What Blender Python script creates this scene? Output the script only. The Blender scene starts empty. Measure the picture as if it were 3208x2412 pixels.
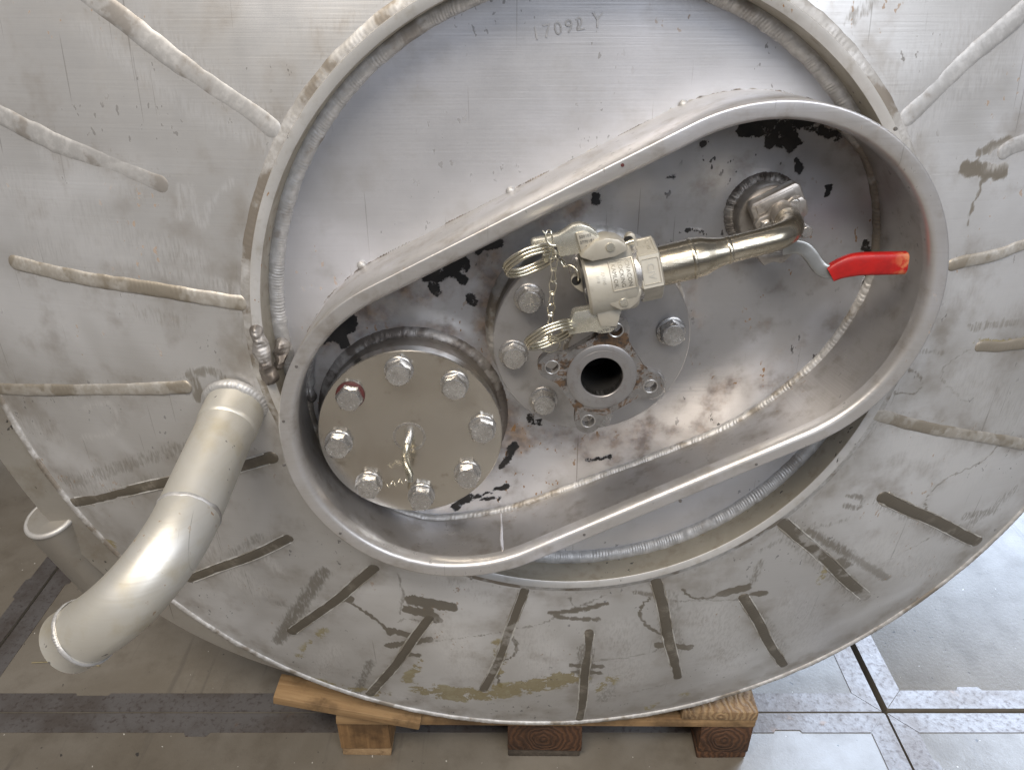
import bpy, bmesh, math, random
import numpy as np
from mathutils import Matrix, Vector
random.seed(7); rng = np.random.default_rng(7)
scene = bpy.context.scene
COL = scene.collection
PI = math.pi
R_ = math.radians

# ---------------------------------------------------------------- camera
cam = bpy.data.cameras.new('camera'); camo = bpy.data.objects.new('camera', cam); COL.objects.link(camo)
cam.sensor_fit = 'HORIZONTAL'; cam.sensor_width = 36; cam.lens = 27.06; cam.clip_end = 200; cam.clip_start = .02
camo.location = (0, 0, 1.388); camo.rotation_euler = (R_(90 - 29.33), 0, 0)
scene.camera = camo
# ---------------------------------------------------------------- world, lamps of the hall, added front light
w = bpy.data.worlds.new('World'); scene.world = w; w.use_nodes = True
bg = w.node_tree.nodes['Background']; bg.inputs[0].default_value = (.82, .86, 1, 1); bg.inputs[1].default_value = .17
def area(name, loc, target, sx, sy, energy, color):
    l = bpy.data.lights.new(name, 'AREA'); l.shape = 'RECTANGLE'; l.size = sx; l.size_y = sy; l.energy = energy; l.color = color
    o = bpy.data.objects.new(name, l); COL.objects.link(o); o.location = loc
    o.rotation_euler = (Vector(target) - Vector(loc)).to_track_quat('-Z', 'Y').to_euler()
    return o
area('ceiling_light', (-.9, -1.4, 4.6), (0, .8, .3), 3.0, 1.2, 290, (1, .91, .79))
area('hall_door_daylight', (3.9, 4.6, 3.0), (1.0, 1.2, .0), 3.2, 3.8, 760, (.66, .79, 1))
area('front_fill_light', (2.4, -3.2, 3.8), (.2, 1.0, .7), 3.4, 2.2, 190, (.86, .91, 1))  # added cool light behind the camera to brighten the head, no known window
cy = scene.cycles; cy.max_bounces = 4; cy.diffuse_bounces = 2; cy.glossy_bounces = 3; cy.use_adaptive_sampling = True; cy.adaptive_threshold = .02; cy.transmission_bounces = 2
vs = scene.view_settings
vs.view_transform = 'Standard'; vs.look = 'None'; vs.gamma = 1; vs.exposure = -.32; vs.use_curve_mapping = False

# ---------------------------------------------------------------- tank frame: x right, y into the tank, z up the face; origin at the ring's centre
yaw, tp = R_(2.18), R_(-3.37)
dv = Vector((-math.sin(yaw) * math.cos(tp), math.cos(yaw) * math.cos(tp), math.sin(tp)))
rv = Vector((math.cos(yaw), math.sin(yaw), 0)); uv_ = rv.cross(dv)
MO = Matrix((rv, dv, uv_)).transposed().to_4x4(); MO.translation = Vector((.0957, .8764, .9774))
R0, RO, SO = .415, .8424, .1225
RS = (RO * RO - R0 * R0) / (2 * (SO - .006))
def dish(r): return -.006 - (r * r - R0 * R0) / (2 * RS)

# ---------------------------------------------------------------- materials
class NT:
    def __init__(s, name):
        s.m = bpy.data.materials.new(name); s.m.use_nodes = True; s.t = s.m.node_tree; s.t.nodes.clear()
        s.out = s.t.nodes.new('ShaderNodeOutputMaterial'); s.b = s.t.nodes.new('ShaderNodeBsdfPrincipled')
        s.t.links.new(s.b.outputs[0], s.out.inputs[0])
    def put(s, sock, v):
        if isinstance(v, bpy.types.NodeSocket): s.t.links.new(v, sock)
        elif isinstance(v, (tuple, list)) and len(v) == 3 and sock.type == 'RGBA': sock.default_value = (*v, 1)
        else: sock.default_value = v
    def node(s, typ, props=None, **ins):
        n = s.t.nodes.new(typ)
        for k, v in (props or {}).items(): setattr(n, k, v)
        for k, v in ins.items(): s.put(n.inputs[k.replace('_', ' ') if k.replace('_', ' ') in n.inputs else k], v)
        return n
    def coord(s, scale=(1, 1, 1), rot=(0, 0, 0), rand=False):
        o = s.node('ShaderNodeTexCoord').outputs['Object']
        if rand:
            oi = s.node('ShaderNodeObjectInfo')
            a = s.node('ShaderNodeVectorMath', {'operation': 'SCALE'}, Scale=9.0); s.put(a.inputs[0], oi.outputs['Location'])
            b = s.node('ShaderNodeVectorMath', {'operation': 'ADD'}); s.put(b.inputs[0], o); s.put(b.inputs[1], a.outputs[0]); o = b.outputs[0]
        return s.node('ShaderNodeMapping', Vector=o, Scale=scale, Rotation=rot).outputs[0]
    def noise(s, vec, scale, detail=4, rough=.55, dist=0):
        return s.node('ShaderNodeTexNoise', Vector=vec, Scale=scale, Detail=detail, Roughness=rough, Distortion=dist).outputs[0]
    def sm(s, v, lo, hi, a=0, b=1):
        n = s.node('ShaderNodeMapRange', {'interpolation_type': 'SMOOTHSTEP'}); 
        for i, x in enumerate((v, lo, hi, a, b)): s.put(n.inputs[i], x)
        return n.outputs[0]
    def ma(s, op, a, b=0., c=0.):
        n = s.node('ShaderNodeMath', {'operation': op}); s.put(n.inputs[0], a); s.put(n.inputs[1], b)
        if op == 'MULTIPLY_ADD': s.put(n.inputs[2], c)
        return n.outputs[0]
    def mix(s, f, a, b):
        n = s.node('ShaderNodeMix', {'data_type': 'RGBA'}); s.put(n.inputs[0], f); s.put(n.inputs[6], a); s.put(n.inputs[7], b); return n.outputs[2]
    def attr(s, name): return s.node('ShaderNodeAttribute', {'attribute_name': name}).outputs['Fac']
    def bump(s, h, strength, dist, prev=None):
        n = s.node('ShaderNodeBump', Strength=strength, Distance=dist, Height=h)
        if prev is not None: s.put(n.inputs['Normal'], prev)
        return n.outputs[0]
    def done(s, color, rough, metal, normal=None, spec=None):
        s.put(s.b.inputs['Base Color'], color); s.put(s.b.inputs['Roughness'], rough); s.put(s.b.inputs['Metallic'], metal)
        if normal is not None: s.put(s.b.inputs['Normal'], normal)
        if spec is not None: s.put(s.b.inputs['Specular IOR Level'], spec)
        return s.m

def steel(name, base=(.56, .555, .55), pale=(.70, .70, .70), dark=(.36, .345, .325), rough=.40, metal=.70, scale=3.2, brush=.5, specks=1., bump=.12,
          stains=False, brown=False, rand=False, wave=.0, mott=1.):
    t = NT(name); c = t.coord(rand=rand)
    big = t.noise(c, scale, 3, .6, .5); mid = t.noise(c, scale * 5.5, 4, .6)
    col = t.mix(t.ma('MULTIPLY', t.sm(big, .46, .68), .85 * mott), base, pale)
    col = t.mix(t.ma('MULTIPLY', t.sm(mid, .48, .78), .60 * mott), col, dark)
    ro = t.ma('MULTIPLY_ADD', mid, .24, rough - .12)
    me = metal; nb = None
    if brush > 0:   # polishing strokes
        s1 = t.noise(t.coord((7, 7, 330), (0, R_(24), 0), rand), 1, 2, .6)
        if brush > .5:
            s2 = t.noise(t.coord((330, 7, 7), (0, R_(31), 0), rand), 1, 2, .6); where = t.sm(big, .44, .56)
            s1 = t.ma('ADD', t.ma('MULTIPLY', s1, where), t.ma('MULTIPLY', s2, t.ma('SUBTRACT', 1., where)))
        col = t.mix(t.ma('MULTIPLY', t.sm(s1, .52, .75), .34 * brush), col, pale)
        col = t.mix(t.ma('MULTIPLY', t.sm(s1, .48, .25), .34 * brush), col, dark)
        nb = t.bump(s1, bump, .0012)
    if specks > 0:
        for k, (ang, th) in enumerate(((10, .76), (-52, .775))):
            sc = t.noise(t.coord((230, 6, 4.5), (0, R_(ang), 0), rand), 1.0 + .37 * k, 1, .5)
            col = t.mix(t.ma('MULTIPLY', t.sm(sc, th, th + .03), .6 * specks), col, (.17, .155, .14))
    if brown:
        br = t.ma('ADD', t.attr('brown'), t.ma('MULTIPLY_ADD', mid, 1.5, -.90))
        bm = t.sm(br, -.05, .75)
        col = t.mix(t.ma('MULTIPLY', bm, .85), col, t.mix(t.sm(t.noise(c, 70, 3), .42, .62), (.15, .105, .08), (.30, .215, .15)))
        me = t.ma('MULTIPLY_ADD', bm, -.40, me); ro = t.ma('MULTIPLY_ADD', bm, .12, ro)
    if stains:
        hatch = t.noise(t.coord((300, 300, 55)), 1, 2)
        fv = t.ma('MULTIPLY', t.attr('film'), t.sm(mid, .30, .66))
        col = t.mix(t.ma('MULTIPLY', fv, .75), col, (.235, .195, .145)); ro = t.ma('MULTIPLY_ADD', fv, .06, ro)
        sv = t.ma('ADD', t.attr('stain'), t.ma('MULTIPLY_ADD', hatch, .9, -.45))
        sf = t.ma('MULTIPLY', t.sm(sv, .22, .56), t.sm(t.attr('stain'), .0, .75, .10, .96))
        col = t.mix(sf, col, t.mix(big, (.135, .118, .092), (.18, .158, .125)))
        me = t.ma('MULTIPLY_ADD', sf, -.30, me); ro = t.ma('MULTIPLY_ADD', sf, .10, ro)
        pf = t.ma('MULTIPLY', t.attr('polish'), t.sm(hatch, .30, .62))
        col = t.mix(t.ma('MULTIPLY', pf, .8), col, (.80, .80, .805)); ro = t.ma('MULTIPLY_ADD', pf, -.10, ro)
        yn = t.noise(c, 30, 6, .75, .4)
        yv = t.ma('ADD', t.attr('yellow'), t.ma('MULTIPLY_ADD', yn, 5.5, -2.80))
        yf = t.ma('MULTIPLY', t.sm(yv, .35, .62), t.sm(t.attr('yellow'), .02, .35))
        col = t.mix(t.ma('MULTIPLY', yf, .85), col, t.mix(t.sm(yn, .5, .7), (.22, .17, .06), (.34, .30, .17)))
        me = t.ma('MULTIPLY_ADD', yf, -.45, me)
    # rust specks and dark flecks gathered in small groups
    if specks > 0:
        grp = t.noise(c, 7, 2, .6)
        f1 = t.noise(t.coord((1.0, 1, .6), (0, R_(25), 0), rand), 125, 2, .6)
        r1 = t.ma('MULTIPLY', t.sm(f1, .665, .70), t.sm(grp, .55, .62)); r2 = t.ma('MULTIPLY', t.sm(f1, .34, .31), t.sm(grp, .46, .40))
        col = t.mix(t.ma('MULTIPLY', r1, .9 * specks), col, (.24, .125, .04)); me = t.ma('MULTIPLY_ADD', r1, -.5, me)
        col = t.mix(t.ma('MULTIPLY', r2, .92 * specks), col, (.035, .032, .030)); me = t.ma('MULTIPLY_ADD', r2, -.5, me)
    if brown:
        bl = t.ma('ADD', t.attr('black'), t.ma('MULTIPLY_ADD', t.noise(c, 62, 6, .75, .3), 3.0, -1.5))
        bf = t.ma('MULTIPLY', t.sm(bl, .36, .60), t.sm(t.attr('black'), .05, .2))
        col = t.mix(bf, col, t.mix(t.sm(mid, .4, .6), (.006, .006, .007), (.022, .019, .017)))
        nb = t.bump(bf, .6, .0012, nb); me = t.ma('MULTIPLY', me, t.ma('SUBTRACT', 1., bf)); ro = t.ma('MULTIPLY_ADD', bf, .2, ro)
    if wave > 0: nb = t.bump(mid, wave, .004, nb)
    return t.done(col, ro, me, nb)

def weld(name, base=(.50, .49, .475), dark=(.24, .22, .195), amount=.3, rough=.50, metal=.6, pale=(.66, .65, .64)):
    t = NT(name); c = t.coord()
    n = t.noise(c, 90, 3, .65); m = t.noise(c, 14, 3, .6)
    col = t.mix(t.sm(n, .40, .66), base, pale)
    col = t.mix(t.sm(t.ma('ADD', m, t.ma('MULTIPLY_ADD', n, .3, -.15)), .66 - .45 * amount, .76 - .45 * amount), col, dark)
    return t.done(col, rough, metal)

M = {}
M['head'] = steel('pickled_steel_head', stains=True, base=(.55, .545, .54), pale=(.74, .745, .76), dark=(.37, .345, .32), rough=.40, brush=.18, metal=.58, mott=1.15, specks=.7)
M['shell'] = steel('shell_steel', base=(.38, .355, .32), pale=(.46, .44, .40), dark=(.26, .22, .16), rough=.5, brush=.2)
M['disc'] = steel('brushed_plate_steel', base=(.55, .55, .57), pale=(.70, .70, .74), dark=(.40, .39, .385), scale=2.6, brush=.2, rough=.40, specks=.6, metal=.6, mott=1.15)
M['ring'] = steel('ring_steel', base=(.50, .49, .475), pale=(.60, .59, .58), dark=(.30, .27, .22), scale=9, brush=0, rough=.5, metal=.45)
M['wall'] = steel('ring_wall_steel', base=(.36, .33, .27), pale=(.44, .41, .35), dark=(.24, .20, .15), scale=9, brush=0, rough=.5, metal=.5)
M['hood'] = steel('hood_steel', base=(.53, .515, .505), pale=(.68, .68, .72), dark=(.30, .26, .22), scale=5, brush=.3, rough=.38, specks=.5, mott=1.1, metal=.68)
M['hoodwall'] = steel('stained_shaded_hood_wall', base=(.48, .46, .445), pale=(.58, .565, .56), dark=(.28, .245, .21), scale=6, brush=.2, rough=.34, specks=.5, mott=1.2, metal=.82)  # stains, plus a darker base that paints in the shade inside the hood
M['back'] = steel('stained_back_plate', brown=True, base=(.44, .435, .44), pale=(.60, .605, .635), dark=(.23, .205, .185), scale=4.5, brush=.12, rough=.34, mott=1.2, metal=.72)
M['neck'] = steel('neck_steel', base=(.30, .27, .24), pale=(.44, .41, .37), dark=(.16, .13, .10), scale=11, rough=.35, brush=.2)
def turned_plate(c0):
    t = NT('turned_flange_steel'); c = t.coord(); oc = t.node('ShaderNodeTexCoord').outputs['Object']
    dn = t.node('ShaderNodeVectorMath', {'operation': 'DISTANCE'}); t.put(dn.inputs[0], oc); dn.inputs[1].default_value = c0
    rg = t.node('ShaderNodeTexNoise', {'noise_dimensions': '1D'}, W=dn.outputs['Value'], Scale=900., Detail=2.).outputs[0]
    sm1 = t.noise(c, 7, 4, .6, .8); sm2 = t.noise(t.coord((60, 60, 6), (0, R_(-28), 0)), 1, 3, .6)
    col = t.mix(t.sm(sm1, .40, .66), (.74, .71, .655), (.62, .58, .52)); col = t.mix(t.ma('MULTIPLY', t.sm(sm2, .55, .75), .35), col, (.74, .72, .69))
    col = t.mix(t.ma('MULTIPLY', t.sm(t.noise(c, 48, 4, .65), .60, .74), .45), col, (.33, .28, .22))
    ro = t.ma('MULTIPLY_ADD', rg, .10, t.ma('MULTIPLY_ADD', sm1, .16, .05))
    return t.done(col, ro, .96, t.bump(rg, .03, .0006))
M['blind'] = turned_plate((-.2295, -.012, -.1415))
M['flange'] = steel('dull_flange_steel', base=(.44, .43, .43), pale=(.52, .51, .505), dark=(.30, .275, .255), scale=8, brush=0, rough=.33, specks=.0, metal=.75)
M['cast'] = steel('machined_face_steel', base=(.33, .32, .32), pale=(.40, .39, .39), dark=(.20, .17, .145), scale=14, brush=.0, rough=.40, specks=.0)
M['bolt'] = steel('bolt_steel', base=(.50, .485, .47), pale=(.64, .63, .615), dark=(.30, .27, .24), scale=30, brush=.0, rough=.27, metal=.8, specks=.0, rand=True)
M['pipe'] = steel('satin_pipe_steel', base=(.58, .56, .505), pale=(.67, .665, .645), dark=(.46, .40, .27), scale=4.2, brush=.3, rough=.44, metal=.55, specks=.9, mott=1.0)
M['tube'] = steel('drawn_tube_steel', base=(.46, .415, .33), pale=(.58, .53, .43), dark=(.30, .25, .18), scale=12, brush=.2, rough=.26, metal=.95, specks=.0)
M['coupling'] = steel('cast_coupling_steel', base=(.47, .44, .375), pale=(.53, .50, .43), dark=(.36, .33, .275), scale=16, brush=.0, rough=.42, metal=.40, specks=.0)
M['bright'] = steel('bright_cam_arm_steel', base=(.68, .655, .56), pale=(.82, .80, .72), dark=(.42, .39, .32), scale=26, brush=0, rough=.27, metal=.8, specks=.0)
M['wire'] = steel('wire_steel', base=(.62, .58, .47), pale=(.74, .70, .6), dark=(.40, .36, .27), scale=40, brush=0, rough=.24, metal=.9, specks=0)
M['valve'] = steel('valve_body_steel', base=(.34, .315, .29), pale=(.50, .47, .44), dark=(.15, .13, .11), scale=18, brush=0, rough=.33, specks=.0)
M['lever'] = steel('zinc_lever', base=(.34, .345, .34), pale=(.44, .445, .44), dark=(.22, .22, .21), scale=20, brush=0, rough=.33, specks=0)
M['weld'] = weld('weld_bead', base=(.42, .405, .385), pale=(.56, .55, .54), dark=(.25, .22, .185), amount=.35, metal=.45)
M['weld_w'] = weld('pale_weld_bead', base=(.43, .425, .42), pale=(.53, .525, .52), dark=(.32, .30, .28), amount=.25, metal=.5, rough=.52)
M['weld_d'] = weld('pickled_dark_seam', base=(.15, .132, .105), dark=(.14, .123, .098), pale=(.27, .245, .205), amount=.55, rough=.48, metal=.4)
M['weld_m'] = weld('patchy_seam', base=(.38, .36, .33), dark=(.185, .165, .135), pale=(.53, .52, .51), amount=.52, metal=.6)
M['weld_t'] = weld('tan_seam', base=(.42, .39, .345), dark=(.31, .275, .225), pale=(.53, .51, .475), amount=.4, metal=.5)
M['weld_k'] = weld('sooty_weld', base=(.32, .30, .285), dark=(.16, .14, .125), pale=(.46, .445, .43), amount=.50)
M['edge'] = weld('ragged_seam_edge', base=(.62, .61, .58), dark=(.40, .37, .32), pale=(.75, .74, .71), amount=.4)
def flat(name, col, rough=.5, metal=0., var=.25, scale=30):
    t = NT(name); c = t.coord(); n = t.noise(c, scale, 5, .6)
    k = tuple(x * (1 - var) for x in col)
    return t.done(t.mix(t.sm(n, .35, .65), col, k), rough, metal, t.bump(n, .15, .002))
M['black'] = flat('dark_bore', (.012, .011, .010), .7)
M['stamp'] = flat('stamped_number_groove', (.46, .455, .46), .5, .55)
M['mark'] = flat('stamped_recess', (.20, .19, .18), .5, .5)
M['mark2'] = flat('raised_lettering', (.56, .53, .46), .35, .5)
M['letter'] = flat('cast_lettering', (.27, .25, .205), .45, .4)
M['markp'] = flat('bolt_lettering', (.66, .65, .63), .3, .8)
M['redwash'] = flat('dark_red_washer', (.10, .022, .020), .55)
def red_grip():
    t = NT('red_plastic_grip'); c = t.coord()
    n = t.noise(c, 55, 5, .65); tip = t.sm(t.node('ShaderNodeSeparateXYZ', Vector=t.node('ShaderNodeTexCoord').outputs['Object']).outputs[0], .335, .375)
    wear = t.ma('MULTIPLY', t.sm(t.noise(c, 70, 4, .6), .50, .62), tip)
    col = t.mix(t.sm(n, .4, .7), (.40, .010, .008), (.30, .007, .006))
    col = t.mix(t.ma('MULTIPLY', wear, .7), col, (.66, .34, .14))
    return t.done(col, t.ma('MULTIPLY_ADD', n, .35, .26), 0, t.bump(n, .2, .003))
M['red'] = red_grip()
def concrete():
    t = NT('worn_concrete'); c = t.coord()
    big = t.noise(c, 1.6, 6, .62, .4); mid = t.noise(c, 11, 6, .65); fine = t.noise(c, 130, 5, .7)
    col = t.mix(t.sm(big, .35, .68), (.15, .13, .102), (.23, .21, .18))
    col = t.mix(t.ma('MULTIPLY', t.sm(mid, .45, .75), .6), col, (.10, .083, .062))
    col = t.mix(t.ma('MULTIPLY', t.sm(fine, .55, .8), .25), col, (.09, .08, .07))
    st = t.noise(t.coord((26, 1.6, 1), (0, 0, R_(50))), 1, 4); col = t.mix(t.ma('MULTIPLY', t.sm(st, .60, .70), .45), col, (.08, .07, .06))
    pit = t.sm(t.noise(c, 60, 2), .71, .74); col = t.mix(pit, col, (.05, .045, .04))
    wh = t.sm(t.noise(t.coord((1.3, 1, 1)), 85, 1), .775, .79); col = t.mix(wh, col, (.6, .58, .54))
    nb = t.bump(fine, .25, .002)
    return t.done(col, t.ma('MULTIPLY_ADD', mid, .3, .22), 0, nb, .6)
M['concrete'] = concrete()
def edge_iron():
    t = NT('worn_edge_iron'); c = t.coord(rand=True)
    a = t.noise(c, 7, 6, .65); b = t.noise(c, 90, 5, .7)
    col = t.mix(t.sm(a, .4, .65), (.19, .178, .172), (.13, .112, .10))
    col = t.mix(t.ma('MULTIPLY', t.sm(b, .5, .68), .7), col, (.08, .062, .055))
    col = t.mix(t.ma('MULTIPLY', t.sm(t.noise(c, 12, 4), .66, .76), .6), col, (.25, .13, .06))
    return t.done(col, t.ma('MULTIPLY_ADD', b, .3, .28), .5, t.bump(b, .35, .002))
M['iron'] = edge_iron()
def wood(name, a, b, axis=1, rough=.7, rings=False):
    t = NT(name)
    if rings:
        c = t.coord(rand=True)
        g = t.node('ShaderNodeTexWave', {'wave_type': 'RINGS', 'rings_direction': 'Y'}, Vector=t.coord((1, 1, 1)), Scale=30., Distortion=11., Detail=5.)
        f = g.outputs['Fac']
    else:
        sc = [1, 1, 1]; sc[axis] = .06
        c = t.coord(tuple(sc), rand=True); f = t.noise(c, 120, 5, .6, .6)
    n = t.noise(t.coord(rand=True), 9, 5, .65); k = t.noise(t.coord(rand=True), 45, 4, .6)
    col = t.mix(t.sm(f, .2, .8), a, b); col = t.mix(t.ma('MULTIPLY', t.sm(n, .44, .66), .8), col, tuple(x * .38 for x in b))
    col = t.mix(t.ma('MULTIPLY', t.sm(k, .6, .75), .5), col, tuple(x * .3 for x in b))
    return t.done(col, rough, 0, t.bump(f, .5, .003))
M['wood'] = wood('sawn_pine_board', (.38, .245, .12), (.24, .138, .06), 0)
M['woody'] = wood('sawn_pine_plank', (.39, .265, .145), (.25, .155, .078), 1)
M['block'] = wood('weathered_pine_block', (.30, .175, .075), (.16, .085, .034), 2)
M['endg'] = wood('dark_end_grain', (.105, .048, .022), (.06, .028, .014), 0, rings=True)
M['endl'] = wood('light_end_grain', (.30, .20, .105), (.21, .13, .066), 0, rings=True)
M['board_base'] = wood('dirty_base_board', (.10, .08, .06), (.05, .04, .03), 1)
M['straw'] = flat('dry_straw', (.30, .25, .14), .7)

# ---------------------------------------------------------------- mesh helpers
def mesh(name, V, F, smooth=None):
    me = bpy.data.meshes.new(name); me.from_pydata([tuple(map(float, v)) for v in V], [], F); me.update()
    if smooth is not None:
        me.shade_smooth()
        if smooth < 180: me.set_sharp_from_angle(angle=R_(smooth))
    return me
def fixn(me):
    bm = bmesh.new(); bm.from_mesh(me); bmesh.ops.recalc_face_normals(bm, faces=bm.faces); bm.to_mesh(me); bm.free(); return me
def grid_faces(nu, nv, closed_u=False, closed_v=False):
    F = []
    for i in range(nu if closed_u else nu - 1):
        for j in range(nv if closed_v else nv - 1):
            F.append((i * nv + j, ((i + 1) % nu) * nv + j, ((i + 1) % nu) * nv + (j + 1) % nv, i * nv + (j + 1) % nv))
    return F
def lathe(name, prof, c=(0, 0), segs=64, smooth=35, a0=0.):
    """prof: (radius, w) pairs; axis along the tank's outward direction through c"""
    V = []
    for i in range(segs):
        a = a0 + 2 * PI * i / segs
        for r, ww in prof: V.append((c[0] + r * math.cos(a), -ww, c[1] + r * math.sin(a)))
    F = grid_faces(segs, len(prof), closed_u=True); n = len(prof)
    for k in (0, n - 1):
        if prof[k][0] > 1e-6 and False: pass
    me = mesh(name, V, F, smooth)
    bm = bmesh.new(); bm.from_mesh(me); bmesh.ops.remove_doubles(bm, verts=bm.verts, dist=1e-6); bmesh.ops.recalc_face_normals(bm, faces=bm.faces); bm.to_mesh(me); bm.free()
    return me
def resample(P, step, closed=False):
    P = np.array(P, float)
    if closed: P = np.vstack([P, P[:1]])
    s = np.concatenate([[0], np.cumsum(np.linalg.norm(np.diff(P, axis=0), axis=1))])
    n = max(3, int(s[-1] / step) + 1)
    q = np.linspace(0, s[-1], n + (1 if closed else 0))
    if closed: q = q[:-1]
    return np.stack([np.interp(q, s, P[:, k]) for k in range(P.shape[1])], 1)
def spline(P, n=12, closed=False):
    P = np.array(P, float); m = len(P); out = []
    for i in range(m if closed else m - 1):
        g = lambda k: P[(i + k) % m] if closed else P[min(max(i + k, 0), m - 1)]
        a, b, c, d = g(-1), g(0), g(1), g(2)
        for t in np.linspace(0, 1, n, endpoint=False):
            out.append(.5 * ((2 * b) + (-a + c) * t + (2 * a - 5 * b + 4 * c - d) * t * t + (-a + 3 * b - 3 * c + d) * t ** 3))
    if not closed: out.append(P[-1])
    return np.array(out)
def tube(name, P, rad, segs=16, closed=False, caps=True, smooth=50, flat=None):
    P = np.array(P, float); n = len(P); rad = np.broadcast_to(np.array(rad, float), (n,))
    T = np.gradient(P, axis=0) if not closed else np.roll(P, -1, 0) - np.roll(P, 1, 0)
    T /= np.linalg.norm(T, axis=1)[:, None] + 1e-12
    up = np.array([0, 1., 0]) if abs(T[0][1]) < .9 else np.array([1., 0, 0])
    A = np.cross(T[0], up); A /= np.linalg.norm(A); V = []
    for i in range(n):
        A = A - T[i] * (A @ T[i]); A /= np.linalg.norm(A); B = np.cross(T[i], A)
        for j in range(segs):
            a = 2 * PI * j / segs; ca, sa = math.cos(a), math.sin(a)
            if flat: V.append(P[i] + rad[i] * (A * ca + B * sa) + 0 * A) 
            else: V.append(P[i] + rad[i] * (A * ca + B * sa))
    F = grid_faces(n, segs, closed_u=closed, closed_v=True)
    if caps and not closed:
        F.append(tuple(range(segs))[::-1]); F.append(tuple((n - 1) * segs + j for j in range(segs)))
    return fixn(mesh(name, V, F, smooth))
def prism(name, poly, w0, w1, bev=.0, smooth=30, hole=None):
    """polygon in the face plane, from depth w0 (back) to w1 (front), front edge bevelled"""
    bm = bmesh.new()
    vs_ = [bm.verts.new((p[0], -w0, p[1])) for p in poly]; f = bm.faces.new(vs_)
    r = bmesh.ops.extrude_face_region(bm, geom=[f]); nv = [e for e in r['geom'] if isinstance(e, bmesh.types.BMVert)]
    bmesh.ops.translate(bm, vec=(0, -(w1 - w0), 0), verts=nv)
    bmesh.ops.recalc_face_normals(bm, faces=bm.faces)
    if bev > 0:
        bmesh.ops.bevel(bm, geom=[e for e in bm.edges if len(e.link_faces) == 2 and e.calc_face_angle(0) > .6], offset=bev, segments=2, affect='EDGES', profile=.5, clamp_overlap=True)
    me = bpy.data.meshes.new(name); bm.to_mesh(me); bm.free(); me.shade_smooth(); me.set_sharp_from_angle(angle=R_(smooth)); return me
def box(name, lo, hi, bev=.002, jitter=0):
    bm = bmesh.new(); bmesh.ops.create_cube(bm, size=1)
    for v in bm.verts:
        v.co = Vector([lo[k] + (v.co[k] + .5) * (hi[k] - lo[k]) + random.uniform(-jitter, jitter) for k in range(3)])
    if bev: bmesh.ops.bevel(bm, geom=list(bm.edges), offset=bev, segments=2, affect='EDGES', profile=.6)
    me = bpy.data.meshes.new(name); bm.to_mesh(me); bm.free(); me.shade_smooth(); me.set_sharp_from_angle(angle=R_(40)); return me
def bead(name, P, N, width, height, pitch=.0045, rip=.16, wob=.10, closed=False, step=.0016, seed=0, nx=11, sink=.002, lump=.12):
    """weld bead: rippled half-round laid along P with outward direction N (one vector or one per point)"""
    step = min(step, pitch / 4.5)
    P = np.array(P, float); N = np.array(N, float)
    if N.ndim == 1: N = np.tile(N, (len(P), 1))
    Q = resample(np.hstack([P, N]), step, closed); P, N = Q[:, :3], Q[:, 3:]; N /= np.linalg.norm(N, axis=1)[:, None]
    n = len(P); g = np.random.default_rng(seed + 11)
    T = (np.roll(P, -1, 0) - np.roll(P, 1, 0)) if closed else np.gradient(P, axis=0); T /= np.linalg.norm(T, axis=1)[:, None] + 1e-12
    B = np.cross(T, N); B /= np.linalg.norm(B, axis=1)[:, None]
    s = np.arange(n) * step
    def lfn(sc):
        k = max(3, int(n * step / sc) + 2); v = g.normal(size=k)
        if closed: v[-1] = v[0]
        v = np.interp(np.linspace(0, k - 1, n), np.arange(k), v); return v
    wl = 1 + wob * lfn(.012); wr = 1 + wob * lfn(.012); hh = 1 + .5 * wob * lfn(.02); ph = np.cumsum(1 + .25 * lfn(.01)) * step / pitch
    if not closed:
        dd = np.minimum(s, s[-1] - s); e = np.sqrt(np.clip(1 - (1 - np.clip(dd / (width * .5), 0, 1)) ** 2, 0, 1)); e = np.maximum(e, .05)
    else: e = np.ones(n)
    V = np.zeros((n, nx, 3))
    lm = g.normal(size=(n, nx))
    for q_ in range(14):
        lm = (np.roll(lm, 1, 0) + lm + np.roll(lm, -1, 0)) / 3
        if q_ < 2: lm[:, 1:-1] = (lm[:, :-2] + lm[:, 1:-1] + lm[:, 2:]) / 3
    lm *= lump / (lm.std() + 1e-9); ra = np.clip(.75 + .55 * lfn(.018), .05, 1.8)
    for j in range(nx):
        x = -1 + 2 * j / (nx - 1)
        side = np.where(x < 0, wl, wr)
        h = np.sqrt(max(0, 1 - x * x))
        fr = 2 * PI * (ph + .8 * x * x + .25 * x)
        r = 1 + ra * rip * .5 * (np.sin(fr) + .3 * np.sin(2 * fr + 1)) * (1 - abs(x) ** 3) + lm[:, j]
        V[:, j] = P + B * (x * width * .5 * side * e)[:, None] + N * (height * h * hh * r * e - sink)[:, None]
    return mesh(name, V.reshape(-1, 3), grid_faces(n, nx, closed_u=closed), 60)
def text_mesh(name, body, size, depth=.0004, space=1.0):
    cu = bpy.data.curves.new(name, 'FONT'); cu.body = body; cu.size = size; cu.extrude = depth; cu.align_x = 'CENTER'; cu.align_y = 'CENTER'; cu.space_character = space; cu.resolution_u = 2
    ob = bpy.data.objects.new(name, cu); COL.objects.link(ob)
    me = bpy.data.meshes.new_from_object(ob.evaluated_get(bpy.context.evaluated_depsgraph_get()))
    bpy.data.objects.remove(ob); bpy.data.curves.remove(cu); me.name = name
    return me
TXT = Matrix(((1, 0, 0, 0), (0, 0, -1, 0), (0, 1, 0, 0), (0, 0, 0, 1)))   # text plane onto the face plane, front towards -y
def setattrf(me, name, vals):
    a = me.attributes.new(name, 'FLOAT', 'POINT'); a.data.foreach_set('value', np.asarray(vals, np.float32))
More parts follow.
